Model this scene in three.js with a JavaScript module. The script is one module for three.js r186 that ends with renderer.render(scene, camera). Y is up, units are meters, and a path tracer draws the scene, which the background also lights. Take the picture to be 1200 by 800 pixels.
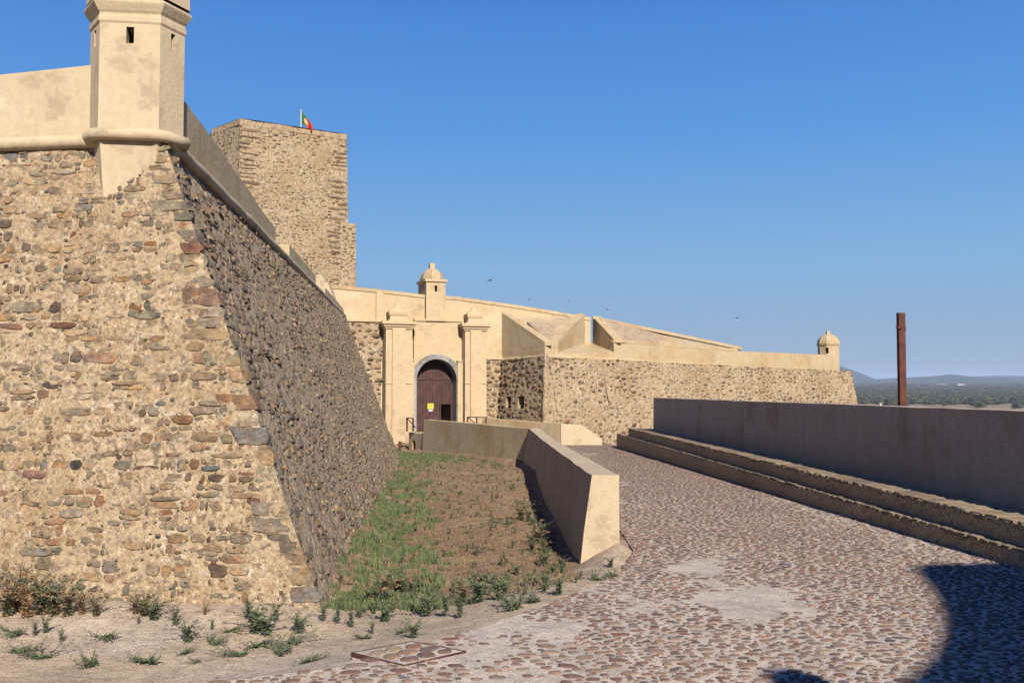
import * as THREE from 'three';
import { mergeGeometries, mergeVertices } from 'three/addons/utils/BufferGeometryUtils.js';
import { Brush, Evaluator, SUBTRACTION } from 'three-bvh-csg';

// ------------------------------------------------------------------ camera, sky, sun, exposure
const scene = new THREE.Scene();
const EYE = 1.65, F = 1100, PITCH = Math.atan(45 / F);
const camera = new THREE.PerspectiveCamera(2 * Math.atan(400 / F) * 180 / Math.PI, 1024 / 682, 0.05, 60000);
camera.position.set(0, EYE, 0);
camera.rotation.x = PITCH;
scene.add(camera);

const renderer = new THREE.WebGLRenderer({ antialias: true });
renderer.setSize(1024, 682);
renderer.toneMapping = THREE.LinearToneMapping;
const EXPO = 1.9;
renderer.toneMappingExposure = EXPO;
renderer.shadowMap.enabled = true;

const SUN_EL = 33 * Math.PI / 180, SUN_AZ = 16.5 * Math.PI / 180;   // behind the camera, a little to the right
const sunDir = new THREE.Vector3(Math.sin(SUN_AZ) * Math.cos(SUN_EL), Math.sin(SUN_EL), Math.cos(SUN_AZ) * Math.cos(SUN_EL));
{
  const w = 512, h = 256, data = new Float32Array(w * h * 4);
  const lin = (r, g, b) => [r, g, b].map(v => Math.pow(v / 255, 2.2));
  const stops = [[-1, lin(150, 168, 198)], [0, lin(156, 174, 198)], [0.035, lin(150, 174, 202)], [0.12, lin(130, 176, 220)], [0.25, lin(94, 153, 222)], [0.42, lin(68, 124, 206)], [0.65, lin(46, 90, 172)], [1, lin(28, 60, 130)]];
  for (let j = 0; j < h; j++) for (let i = 0; i < w; i++) {
    const el = ((j + 0.5) / h - 0.5) * Math.PI, az = ((i + 0.5) / w) * 2 * Math.PI;
    const s = Math.sin(el);
    let k = 0; while (k < stops.length - 2 && s > stops[k + 1][0]) k++;
    let t = Math.min(1, Math.max(0, (s - stops[k][0]) / (stops[k + 1][0] - stops[k][0])));
    const o = (j * w + i) * 4;
    for (let c = 0; c < 3; c++) data[o + c] = (stops[k][1][c] * (1 - t) + stops[k + 1][1][c] * t) / EXPO;
    data[o + 3] = 1;
  }
  const sky = new THREE.DataTexture(data, w, h, THREE.RGBAFormat, THREE.FloatType);
  sky.mapping = THREE.EquirectangularReflectionMapping;
  sky.magFilter = sky.minFilter = THREE.LinearFilter;
  sky.needsUpdate = true;
  scene.background = sky; scene.environment = sky;
}
const sun = new THREE.DirectionalLight(new THREE.Color().setRGB(1, 0.93, 0.83), 4.9);
sun.position.copy(sunDir).multiplyScalar(120).add(new THREE.Vector3(0, 0, -25));
sun.target.position.set(0, 0, -25);
sun.castShadow = true; sun.shadow.mapSize.set(4096, 4096);
Object.assign(sun.shadow.camera, { left: -50, right: 50, top: 50, bottom: -50, near: 1, far: 300 });
sun.shadow.bias = -0.0005;
scene.add(sun, sun.target);
scene.fog = new THREE.FogExp2(new THREE.Color().setRGB(0.5, 0.63, 0.84), 0.000062);

// ------------------------------------------------------------------ helpers
const V3 = (x, y, z) => new THREE.Vector3(x, y, z);
const clamp = (v, a = 0, b = 1) => Math.min(b, Math.max(a, v));
const lerp = (a, b, t) => a + (b - a) * t;
const sst = (a, b, v) => { const t = clamp((v - a) / (b - a)); return t * t * (3 - 2 * t); };
function RNG(seed) { let s = seed >>> 0; return () => { s = (s + 0x6D2B79F5) >>> 0; let t = s; t = Math.imul(t ^ (t >>> 15), t | 1); t ^= t + Math.imul(t ^ (t >>> 7), t | 61); return ((t ^ (t >>> 14)) >>> 0) / 4294967296; }; }
const hash = (x, y, z) => { let h = Math.imul(x, 374761393) ^ Math.imul(y, 668265263) ^ Math.imul(z, 2147483647 - 40503); h = Math.imul(h ^ (h >>> 13), 1274126177); return ((h ^ (h >>> 16)) >>> 0) / 4294967296; };
function noise3(x, y, z) {
  const xi = Math.floor(x), yi = Math.floor(y), zi = Math.floor(z), f = t => t * t * (3 - 2 * t);
  const u = f(x - xi), v = f(y - yi), w = f(z - zi);
  const L = (a, b, t) => a + (b - a) * t;
  return L(L(L(hash(xi, yi, zi), hash(xi + 1, yi, zi), u), L(hash(xi, yi + 1, zi), hash(xi + 1, yi + 1, zi), u), v),
    L(L(hash(xi, yi, zi + 1), hash(xi + 1, yi, zi + 1), u), L(hash(xi, yi + 1, zi + 1), hash(xi + 1, yi + 1, zi + 1), u), v), w) * 2 - 1;
}
const fbm3 = (x, y, z, o = 3) => { let a = 0, m = 1, s = 0; for (let i = 0; i < o; i++) { a += m * noise3(x, y, z); s += m; x *= 2.03; y *= 2.03; z *= 2.03; m *= 0.5; } return a / s; };
// tileable 2-D noise for the textures
function tileNoise(px, py, per, seed) {
  const xi = Math.floor(px), yi = Math.floor(py), f = t => t * t * (3 - 2 * t), u = f(px - xi), v = f(py - yi);
  const m = (a) => ((a % per) + per) % per;
  const h = (a, b) => hash(m(a), m(b), seed);
  return lerp(lerp(h(xi, yi), h(xi + 1, yi), u), lerp(h(xi, yi + 1), h(xi + 1, yi + 1), u), v) * 2 - 1;
}
function tfbm(u, v, per, oct, seed) { let a = 0, m = 1, s = 0; for (let i = 0; i < oct; i++) { a += m * tileNoise(u * per, v * per, per, seed + i * 17); s += m; per *= 2; m *= 0.55; } return a / s; }

// pixel of the photograph -> world point at forward distance d
function ray(px, py) {
  const cx = (px - 600) / F, cy = (400 - py) / F, c = Math.cos(PITCH), s = Math.sin(PITCH);
  const zf = c - cy * s;
  return [cx / zf, (cy * c + s) / zf];
}
const P = (px, py, d) => { const [a, b] = ray(px, py); return V3(a * d, EYE + b * d, -d); };
// the path's level along its length and the moat's level
const hp = d => { const t = d - 5.3; return t < -2 ? 0 : -0.0323 * (t < 2 ? (t + 2) * (t + 2) / 8 : t); };
const hm = d => -0.035 * Math.max(d, 2);
function G(px, py) { const [a, b] = ray(px, py); let d = 8; for (let i = 0; i < 60; i++) d = (hp(d) - EYE) / b; return V3(a * d, hp(d), -d); }

const used = {};
function numbered(n) { if (!(n in used)) { used[n] = 0; return n; } used[n]++; return n + '_' + String(used[n]).padStart(3, '0'); }
function tag(o, label, category, group, kind) { o.userData.label = label; o.userData.category = category; if (group) o.userData.group = group; if (kind) o.userData.kind = kind; return o; }
function thing(name, label, category, pos, group) { const g = new THREE.Group(); g.name = numbered(name); if (pos) g.position.copy(pos); scene.add(g); tag(g, label, category, group); return g; }
function part(name, geo, mat, parent) { const m = new THREE.Mesh(geo, mat); m.name = name; parent.add(m); return m; }
function solo(name, geo, mat, label, category, group, kind) { const m = new THREE.Mesh(geo, mat); m.name = numbered(name); scene.add(m); return tag(m, label, category, group, kind); }
// geometry in world coordinates -> relative to a thing's own position
const rel = (geo, parent) => geo.translate(-parent.position.x, -parent.position.y, -parent.position.z);

// ------------------------------------------------------------------ textures and materials
const texCache = {};
function makeTex(key, n, fn, srgb) {
  const d = new Uint8Array(n * n * 4);
  for (let j = 0; j < n; j++) for (let i = 0; i < n; i++) {
    const c = fn(i / n, j / n), o = (j * n + i) * 4;
    if (Array.isArray(c)) { d[o] = clamp(c[0]) * 255; d[o + 1] = clamp(c[1]) * 255; d[o + 2] = clamp(c[2]) * 255; } else d[o] = d[o + 1] = d[o + 2] = clamp(c) * 255;
    d[o + 3] = 255;
  }
  const t = new THREE.DataTexture(d, n, n); t.wrapS = t.wrapT = THREE.RepeatWrapping; t.magFilter = THREE.LinearFilter; t.minFilter = THREE.LinearMipmapLinearFilter; t.generateMipmaps = true;
  if (srgb) t.colorSpace = THREE.SRGBColorSpace; t.needsUpdate = true; return t;
}
const rep = (t, size) => { const c = t.clone(); c.repeat.set(1 / size, 1 / size); c.needsUpdate = true; return c; };
const mixc = (a, b, t) => [0, 1, 2].map(i => lerp(a[i], b[i], clamp(t)));
const s2l = c => c.map(v => Math.pow(v / 255, 2.2));
// plaster: cream lime render with ochre blooms, grey lichen and faint runs
const plasterTex = makeTex('plaster', 1024, (u, v) => {
  const a = tfbm(u, v, 3, 5, 11), b = tfbm(u, v, 7, 5, 29), c = tfbm(u, v, 60, 3, 41), st = tfbm(u * 4 % 1, v * 0.5 % 1, 16, 3, 53);
  let col = [0.865, 0.785, 0.655];
  col = mixc(col, [0.815, 0.69, 0.51], sst(0.05, 0.6, a) * 0.75);
  col = mixc(col, [0.91, 0.85, 0.74], sst(0.1, 0.55, b) * 0.6);
  col = mixc(col, [0.64, 0.57, 0.47], sst(0.24, 0.6, -b + c * 0.3) * 0.5);
  return col.map(x => x * (1 + c * 0.05));
}, true);
const plasterBump = makeTex('plasterb', 512, (u, v) => 0.5 + tfbm(u, v, 10, 5, 61) * 0.35 + tfbm(u, v, 80, 2, 62) * 0.15);
const stainTex = makeTex('stain', 1024, (u, v) => {           // weathered render with many drip stains
  const a = tfbm(u, v, 3, 5, 71), b = tfbm(u, v, 9, 4, 79), c = tfbm(u, v, 70, 2, 83);
  const run = tileNoise(u * 64, v * 3, 64, 91) * 0.6 + tileNoise(u * 128, v * 5, 128, 97) * 0.4;
  let col = [0.85, 0.775, 0.635];
  col = mixc(col, [0.79, 0.65, 0.45], sst(0.0, 0.6, a) * 0.7);
  col = mixc(col, [0.62, 0.56, 0.46], sst(0.1, 0.8, run * 0.6 + b * 0.9) * 0.45);
  return col.map(x => x * (1 + c * 0.06));
}, true);
const mortarTex = makeTex('mortar', 1024, (u, v) => {
  const a = tfbm(u, v, 4, 5, 101), b = tfbm(u, v, 14, 4, 103), c = tfbm(u, v, 100, 3, 107), g = tfbm(u, v, 40, 2, 109);
  let col = [0.82, 0.725, 0.58];
  col = mixc(col, [0.75, 0.635, 0.48], sst(-0.1, 0.5, a) * 0.7);
  col = mixc(col, [0.86, 0.775, 0.63], sst(0.15, 0.55, b) * 0.7);
  col = mixc(col, [0.56, 0.49, 0.41], sst(0.3, 0.6, g - a * 0.3) * 0.7);
  col = mixc(col, [0.63, 0.46, 0.35], sst(0.42, 0.6, -g) * 0.4);
  const ch = tfbm(u, v, 70, 2, 401); col = mixc(col, [0.9, 0.84, 0.74], sst(0.35, 0.6, ch) * 0.8); col = mixc(col, [0.5, 0.42, 0.35], sst(0.38, 0.6, -ch) * 0.65);
  return col.map(x => x * (1 + c * 0.2));
}, true);
const mortarBump = makeTex('mortarb', 1024, (u, v) => 0.5 + tfbm(u, v, 24, 5, 113) * 0.45 + tfbm(u, v, 128, 2, 127) * 0.25);
const mottleTex = makeTex('mottle', 1024, (u, v) => {         // multiplies the stones' own colours
  const a = tfbm(u, v, 6, 5, 131), b = tfbm(u, v * 2.0 % 1, 24, 4, 137), c = tfbm(u, v, 110, 2, 139);
  const k = 0.80 + a * 0.28 + b * 0.22 + c * 0.12;
  return mixc([k, k, k], [k * 1.06, k * 0.96, k * 0.84], sst(0.1, 0.5, tfbm(u, v, 10, 3, 149)));
}, true);
const mottleBump = makeTex('mottleb', 512, (u, v) => 0.5 + tfbm(u, v, 12, 5, 151) * 0.5);
const sandTex = makeTex('sand', 1024, (u, v) => {
  const a = tfbm(u, v, 5, 5, 161), b = tfbm(u, v, 20, 4, 163), c = tfbm(u, v, 160, 2, 167), p = tfbm(u, v, 90, 2, 173);
  let k = 0.91 + a * 0.12 + b * 0.12 + c * 0.15;
  let col = [k, k * 0.985, k * 0.97];
  col = mixc(col, [0.55, 0.5, 0.46], sst(0.45, 0.62, p) * 0.6);
  return mixc(col, [0.98, 0.95, 0.9], sst(0.5, 0.65, -p) * 0.6);
}, true);
const sandBump = makeTex('sandb', 1024, (u, v) => 0.5 + tfbm(u, v, 20, 5, 181) * 0.4 + tfbm(u, v, 150, 2, 187) * 0.3);
const woodTex = makeTex('wood', 512, (u, v) => { const k = 0.75 + tileNoise(u * 64, v * 4, 64, 191) * 0.2 + tfbm(u, v, 6, 4, 193) * 0.22; return [k, k, k]; }, true);
const rustTex = makeTex('rust', 512, (u, v) => { const a = tfbm(u, v, 5, 5, 197), b = tileNoise(u * 48, v * 3, 48, 199); const k = 0.78 + a * 0.25 + b * 0.12; return [k, k * (0.95 + a * 0.1), k * 0.95]; }, true);
const grassDirt = makeTex('land', 512, (u, v) => { const a = tfbm(u, v, 6, 5, 211), b = tfbm(u, v, 40, 3, 223); const k = 0.8 + a * 0.25 + b * 0.2; return [k, k, k]; }, true);

const ALBEDO = 0.53;   // weathered, dusty surfaces throughout
const std = (o) => { const m = new THREE.MeshStandardMaterial(Object.assign({ roughness: 0.95, metalness: 0 }, o)); m.color.multiplyScalar(ALBEDO); return m; };
const M = {};
M.plaster = std({ map: rep(plasterTex, 3.2), bumpMap: rep(plasterBump, 1.6), bumpScale: 0.008, color: new THREE.Color(0.95, 0.92, 0.89) });
M.stained = std({ map: rep(stainTex, 4), bumpMap: rep(plasterBump, 1.6), bumpScale: 0.01, color: new THREE.Color(0.96, 0.91, 0.83) });
M.farPlaster = std({ map: rep(stainTex, 9), bumpMap: rep(plasterBump, 4), bumpScale: 0.02, color: new THREE.Color(0.94, 0.89, 0.83) });
M.gatePlaster = std({ map: rep(plasterTex, 7), bumpMap: rep(plasterBump, 4), bumpScale: 0.02, color: new THREE.Color(0.95, 0.88, 0.79) });
M.mortar = std({ map: rep(mortarTex, 2.6), bumpMap: rep(mortarBump, 1.3), bumpScale: 0.02, roughness: 1, color: new THREE.Color(0.8, 0.775, 0.765) });
M.farMortar = std({ map: rep(mortarTex, 6), bumpMap: rep(mortarBump, 4), bumpScale: 0.03, roughness: 1, color: new THREE.Color(0.8, 0.775, 0.765) });
M.stone = std({ map: rep(mottleTex, 0.9), bumpMap: rep(mottleBump, 0.4), bumpScale: 0.006, vertexColors: true, roughness: 0.9 });
M.farStone = std({ map: rep(mottleTex, 2.2), bumpMap: rep(mottleBump, 1.2), bumpScale: 0.02, vertexColors: true });
M.ground = std({ map: rep(sandTex, 1.7), bumpMap: rep(sandBump, 1.1), bumpScale: 0.018, vertexColors: true, roughness: 1 });
M.pathMortar = std({ map: rep(sandTex, 1.3), bumpMap: rep(sandBump, 0.9), bumpScale: 0.008, roughness: 1, color: new THREE.Color().setRGB(0.86, 0.74, 0.625) });
const renderTex = makeTex('render', 1024, (u, v) => { const a = tfbm(u, v, 4, 5, 301), b = tfbm(u, v, 12, 4, 307), c = tfbm(u, v, 90, 2, 311), run = tileNoise(u * 40, v * 4, 40, 313);
  let col = [0.72, 0.66, 0.6]; col = mixc(col, [0.6, 0.48, 0.41], sst(0.15, 0.6, a + run * 0.15) * 0.65); col = mixc(col, [0.76, 0.69, 0.62], sst(0.15, 0.6, b) * 0.6); return col.map(x => x * (1 + c * 0.07 + run * 0.03)); }, true);
M.darkRender = std({ map: rep(renderTex, 4.5), bumpMap: rep(plasterBump, 1.6), bumpScale: 0.006, color: new THREE.Color(1.15, 1.08, 1.0) });
M.wood = std({ map: rep(woodTex, 1.5), color: new THREE.Color().setRGB(0.14, 0.036, 0.02), roughness: 0.7 });
M.rust = std({ map: rep(rustTex, 0.8), color: new THREE.Color().setRGB(0.2, 0.052, 0.022), roughness: 0.85 });
M.granite = std({ map: rep(mottleTex, 2), bumpMap: rep(mottleBump, 1), bumpScale: 0.01, color: new THREE.Color().setRGB(0.55, 0.55, 0.54) });
M.leaf = new THREE.MeshPhysicalMaterial({ vertexColors: true, roughness: 0.9, side: THREE.DoubleSide, transmission: 0.2, thickness: 0 });
M.crown = std({ vertexColors: true, roughness: 1, side: THREE.DoubleSide });
M.bark = std({ color: new THREE.Color().setRGB(0.1, 0.075, 0.05) });
M.land = std({ map: rep(grassDirt, 60), vertexColors: true, roughness: 1 });
M.dark = std({ color: new THREE.Color().setRGB(0.03, 0.028, 0.026) });

// ------------------------------------------------------------------ geometry helpers
function geoFrom(pos, uv, idx, col) {
  const g = new THREE.BufferGeometry();
  g.setAttribute('position', new THREE.Float32BufferAttribute(pos, 3));
  g.setAttribute('uv', new THREE.Float32BufferAttribute(uv, 2));
  if (col) g.setAttribute('color', new THREE.Float32BufferAttribute(col, 3));
  g.setIndex(idx); g.computeVertexNormals(); return g;
}
const wob = (p, a, f = 1.3) => a ? p.set(p.x + a * fbm3(p.x * f, p.y * f, p.z * f, 3), p.y + a * fbm3(p.x * f + 31, p.y * f, p.z * f, 3), p.z + a * fbm3(p.x * f, p.y * f + 57, p.z * f, 3)) : p;
function quadGrid(bl, br, tr, tl, seg, amp, off = 0) {
  const w = Math.max(bl.distanceTo(br), tl.distanceTo(tr)), h = Math.max(bl.distanceTo(tl), br.distanceTo(tr));
  const nx = clamp(Math.ceil(w / seg), 1, 120), ny = clamp(Math.ceil(h / seg), 1, 60), pos = [], uv = [], idx = [];
  for (let j = 0; j <= ny; j++) for (let i = 0; i <= nx; i++) {
    const u = i / nx, v = j / ny, p = bl.clone().lerp(br, u).lerp(tl.clone().lerp(tr, u), v); wob(p, amp);
    pos.push(p.x, p.y, p.z); uv.push(u * w + off, v * h + off * 0.37);
  }
  for (let j = 0; j < ny; j++) for (let i = 0; i < nx; i++) { const a = j * (nx + 1) + i; idx.push(a, a + 1, a + nx + 2, a, a + nx + 2, a + nx + 1); }
  return geoFrom(pos, uv, idx);
}
// prism between a bottom and a top ring (counter-clockwise seen from above), uv in metres
function prism(bot, top, seg = 0.5, amp = 0.004, caps = true) {
  const n = bot.length, gs = [];
  let off = 0;
  for (let i = 0; i < n; i++) { const j = (i + 1) % n; gs.push(quadGrid(bot[i], bot[j], top[j], top[i], seg, amp, off)); off += bot[i].distanceTo(bot[j]); }
  if (caps) {
    if (n === 4) gs.push(quadGrid(top[0], top[1], top[2], top[3], seg, amp, 1.7), quadGrid(bot[3], bot[2], bot[1], bot[0], seg * 4, 0));
    else for (const ring of [top, bot]) {
      const tri = THREE.ShapeUtils.triangulateShape(ring.map(p => new THREE.Vector2(p.x, p.z)), []), pos = [], uv = [];
      for (const p of ring) { const q = wob(p.clone(), amp); pos.push(q.x, q.y, q.z); uv.push(q.x, q.z); }
      gs.push(geoFrom(pos, uv, tri.flat()));
    }
  }
  return mergeGeometries(gs);
}
const at = (lat, y, d) => V3(lat, y, -d);
const ringAt = (pts, y) => pts.map(([a, d]) => at(a, y, d));
function boxGeo(w, h, dp, x = 0, y = 0, z = 0) { const g = new THREE.BoxGeometry(w, h, dp); const u = g.attributes.uv, n = g.attributes.normal; for (let i = 0; i < u.count; i++) { const nx = Math.abs(n.getX(i)), ny = Math.abs(n.getY(i)); u.setXY(i, u.getX(i) * (nx > 0.5 ? dp : w), u.getY(i) * (ny > 0.5 ? dp : h)); } return g.translate(x, y, z); }
function roughTube(pts, r, amp = 0.006, rad = 12) {
  const curve = new THREE.CurvePath(); for (let i = 0; i < pts.length - 1; i++) curve.add(new THREE.LineCurve3(pts[i], pts[i + 1]));
  const len = curve.getLength(), g = new THREE.TubeGeometry(curve, Math.ceil(len / 0.15), r, rad, false);
  const p = g.attributes.position, u = g.attributes.uv, v = V3();
  for (let i = 0; i < p.count; i++) { v.fromBufferAttribute(p, i); wob(v, amp, 3); p.setXYZ(i, v.x, v.y, v.z); u.setXY(i, u.getX(i) * len, u.getY(i) * r * 6.28); }
  const caps = [pts[0], pts[pts.length - 1]].map(c => { const s = new THREE.SphereGeometry(r * 0.99, rad, 6); s.translate(c.x, c.y, c.z); return s; });
  g.computeVertexNormals(); return mergeGeometries([g, ...caps].map(x => { x = x.toNonIndexed(); return x; }));
}
// frame of a plane face: origin, horizontal axis, up-slope axis, outward normal
function frame(o, along, up) { const U = along.clone().normalize(); const N = new THREE.Vector3().crossVectors(U, up).normalize(); const W = new THREE.Vector3().crossVectors(N, U).normalize(); return { o, U, W, N, p(s, t, n = 0) { return o.clone().addScaledVector(U, s).addScaledVector(W, t).addScaledVector(N, n); }, st(q) { const v = q.clone().sub(o); return [v.dot(U), v.dot(W)]; } }; }
function inPoly(poly, x, y) { let c = false; for (let i = 0, j = poly.length - 1; i < poly.length; j = i++) { const [xi, yi] = poly[i], [xj, yj] = poly[j]; if ((yi > y) !== (yj > y) && x < (xj - xi) * (y - yi) / (yj - yi) + xi) c = !c; } return c; }
// mortar skin of a face; holes are rectangles [s0,s1,t0,t1] in face metres with a depth
function faceSkin(fr, poly, res, amp, freq, holes = []) {
  const ss = poly.map(p => p[0]), ts = poly.map(p => p[1]), s0 = Math.min(...ss), s1 = Math.max(...ss), t0 = Math.min(...ts), t1 = Math.max(...ts);
  const lines = (a, b, extra) => { const r = []; const n = Math.ceil((b - a) / res); for (let i = 0; i <= n; i++) r.push(a + (b - a) * i / n); for (const e of extra) r.push(e); r.sort((x, y) => x - y); return r.filter((v, i) => i === 0 || v - r[i - 1] > 1e-4); };
  // map the rectangle grid to the quad (poly must be bl, br, tr, tl); holes only used where the quad is a rectangle in s
  const [bl, br, tr, tl] = poly;
  const xs = lines(0, 1, holes.length ? holes.flatMap(h => [(h[0] - s0) / (s1 - s0), (h[1] - s0) / (s1 - s0)]) : []).map(v => v), nx = Math.ceil((s1 - s0) / res), ny = Math.ceil((t1 - t0) / res);
  const us = holes.length ? lines2(nx, holes.flatMap(h => [h[4], h[5]])) : lines2(nx, []), vs = holes.length ? lines2(ny, holes.flatMap(h => [h[6], h[7]])) : lines2(ny, []);
  function lines2(n, ex) { const r = [...ex]; for (let i = 0; i <= n; i++) r.push(i / n); r.sort((a, b) => a - b); return r.filter((v, i) => i === 0 || v - r[i - 1] > 1e-5); }
  const pos = [], uv = [], idx = [];
  for (const v of vs) for (const u of us) {
    const s = lerp(lerp(bl[0], br[0], u), lerp(tl[0], tr[0], u), v), t = lerp(lerp(bl[1], br[1], u), lerp(tl[1], tr[1], u), v);
    const p = fr.p(s, t, amp * fbm3(s * freq, t * freq, 3.7, 3)); pos.push(p.x, p.y, p.z); uv.push(s, t);
  }
  const X = us.length;
  for (let j = 0; j < vs.length - 1; j++) for (let i = 0; i < X - 1; i++) {
    const cu = (us[i] + us[i + 1]) / 2, cv = (vs[j] + vs[j + 1]) / 2;
    if (holes.some(h => cu > h[4] && cu < h[5] && cv > h[6] && cv < h[7])) continue;
    const a = j * X + i; idx.push(a, a + 1, a + X + 1, a, a + X + 1, a + X);
  }
  return geoFrom(pos, uv, idx);
}
// dart-throwing of stones in a face polygon: sizes from large to small
function packStones(rng, poly, tiers, gap) {
  const ss = poly.map(p => p[0]), ts = poly.map(p => p[1]), s0 = Math.min(...ss), s1 = Math.max(...ss), t0 = Math.min(...ts), t1 = Math.max(...ts);
  const cell = 0.5, grid = new Map(), out = []; const key = (i, j) => i * 4096 + j;
  for (const [n, a0, a1, asp0, asp1] of tiers) for (let k = 0; k < n; k++) {
    const s = lerp(s0, s1, rng()), t = lerp(t0, t1, rng()); const a = lerp(a0, a1, rng() ** 1.6), b = a * lerp(asp0, asp1, rng());
    if (!inPoly(poly, s, t)) continue;
    const i0 = Math.floor((s - s0) / cell), j0 = Math.floor((t - t0) / cell); let ok = true;
    for (let i = i0 - 2; i <= i0 + 2 && ok; i++) for (let j = j0 - 1; j <= j0 + 1 && ok; j++) for (const q of grid.get(key(i + 8, j + 8)) || []) {
      const dx = Math.abs(q.s - s) / (q.a + a + gap), dy = Math.abs(q.t - t) / (q.b + b + gap);
      if (Math.pow(dx, 3) + Math.pow(dy, 3) < 1) { ok = false; break; }
    }
    if (!ok) continue;
    const st = { s, t, a, b, r: (rng() - 0.5) * 0.28 }; out.push(st);
    const kk = key(i0 + 8, j0 + 8); if (!grid.has(kk)) grid.set(kk, []); grid.get(kk).push(st);
  }
  return out;
}
// rubble laid in rough courses: every stone touches its neighbours but for a thin joint
function packCourses(rng, poly, h0, h1, w0, w1, seed, skip) {
  const ss = poly.map(p => p[0]), ts = poly.map(p => p[1]), s0 = Math.min(...ss), s1 = Math.max(...ss), t0 = Math.min(...ts), t1 = Math.max(...ts), out = [];
  let t = t0; while (t < t1) {
    const h = lerp(h0, h1, rng()); let s = s0 + rng() * 0.2;
    while (s < s1) {
      const w = lerp(w0, w1, Math.pow(rng(), 1.8)), cs = s + w / 2, ct = t + h / 2 + 0.05 * fbm3(cs * 0.9, t * 0.9, seed, 2) + (rng() - 0.5) * h * 0.25; s += w;
      const bare = fbm3(cs * 0.8, ct * 0.8, seed + 5, 3);
      if (!inPoly(poly, cs, ct) || rng() < skip + sst(0.1, 0.5, bare) * 0.45) continue;
      const put = (x, y, a, b) => out.push({ s: x, t: y, a, b, r: (rng() - 0.5) * 0.16, fill: true });
      if (rng() < 0.2 && h > 0.07) { const k = 0.35 + rng() * 0.3; put(cs, t + h * k / 2, w / 2 - 0.004, h * k / 2 - 0.003); put(cs, t + h * (1 + k) / 2, w / 2 - 0.004, h * (1 - k) / 2 - 0.003); }
      else if (rng() < 0.22) { put(cs - w * 0.2, ct, w * 0.3, h * 0.5 - 0.003); put(cs + w * 0.32, ct + (rng() - 0.5) * 0.02, w * 0.17, h * (0.3 + rng() * 0.15)); }
      else put(cs, ct, w / 2 - 0.004, h * (0.42 + rng() * 0.12) - 0.002);
    }
    t += h;
  }
  return out;
}
function stoneData(fr, st, h, col, rng, n, rings, acc) {
  const base = acc.pos.length / 3, c = Math.cos(st.r), s = Math.sin(st.r), tiltA = (rng() - 0.5) * 0.9, tiltB = (rng() - 0.5) * 0.9;
  const off = rng() * 7, ou = rng() * 9, ov = rng() * 9, rad = [];
  const ph = rng() * 6.28;
  for (let k = 0; k < n; k++) { const a = k / n * 6.2832 + ph + (rng() - 0.5) * 0.35; const ca = Math.cos(a), sa = Math.sin(a); const se = Math.pow(Math.pow(Math.abs(ca), 3.6) + Math.pow(Math.abs(sa), 3.6), -1 / 3.6), q = st.fill ? 0.84 + rng() * 0.24 : 0.76 + rng() * 0.4; rad.push([ca * se * q, sa * se * q]); }
  const push = (x, y, z) => { const X = x * st.a, Y = y * st.b; const p = fr.p(st.s + X * c - Y * s, st.t + X * s + Y * c, z + (z > 0 ? h * (tiltA * x + tiltB * y) : 0)); acc.pos.push(p.x, p.y, p.z); acc.uv.push(st.s + X + ou, st.t + Y + ov); const k = 0.92 + rng() * 0.16; acc.col.push(col[0] * k, col[1] * k, col[2] * k); };
  const R = rings === 3 ? [[1.03, -0.03], [0.95, h * 0.82], [0.8, h]] : [[1.03, -0.03], [0.9, h * 0.95]];
  for (const [q, z] of R) for (const [x, y] of rad) push(x * q, y * q, z < 0 ? z : z * (0.85 + rng() * 0.3));
  push((rng() - 0.5) * 0.5, (rng() - 0.5) * 0.5, h * (0.9 + rng() * 0.25));
  for (let r = 0; r < R.length - 1; r++) for (let k = 0; k < n; k++) { const a = base + r * n + k, b = base + r * n + (k + 1) % n; acc.idx.push(a, b, b + n, a, b + n, a + n); }
  const ce = base + R.length * n; for (let k = 0; k < n; k++) acc.idx.push(base + (R.length - 1) * n + k, base + (R.length - 1) * n + (k + 1) % n, ce);
}
const newAcc = () => ({ pos: [], uv: [], col: [], idx: [] });
const accGeo = a => geoFrom(a.pos, a.uv, a.idx, a.col);
const PAL = { tan: [168, 138, 98], ochre: [152, 106, 62], red: [128, 72, 52], plum: [78, 62, 60], dark: [62, 56, 54], green: [124, 122, 98], blue: [108, 116, 118], cream: [200, 180, 148], pink: [168, 124, 102], brown: [112, 86, 64], grey: [140, 130, 116] };
for (const k in PAL) PAL[k] = s2l(PAL[k]);
const dusty = (c, base, t) => mixc(c, base, t);
const DUST = s2l([192, 167, 136]), DUSTG = DUST, DUSTF = DUST;   // the same dusty lime wash on every wall
function pick(rng, w) { let t = 0; for (const k in w) t += w[k]; let r = rng() * t; for (const k in w) { r -= w[k]; if (r <= 0) { const c = PAL[k], v = 0.85 + rng() * 0.3; return c.map(x => x * v); } } return PAL.tan; }
function asPolyPts(fr, pts) { return pts.map(p => fr.st(p)); }

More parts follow.
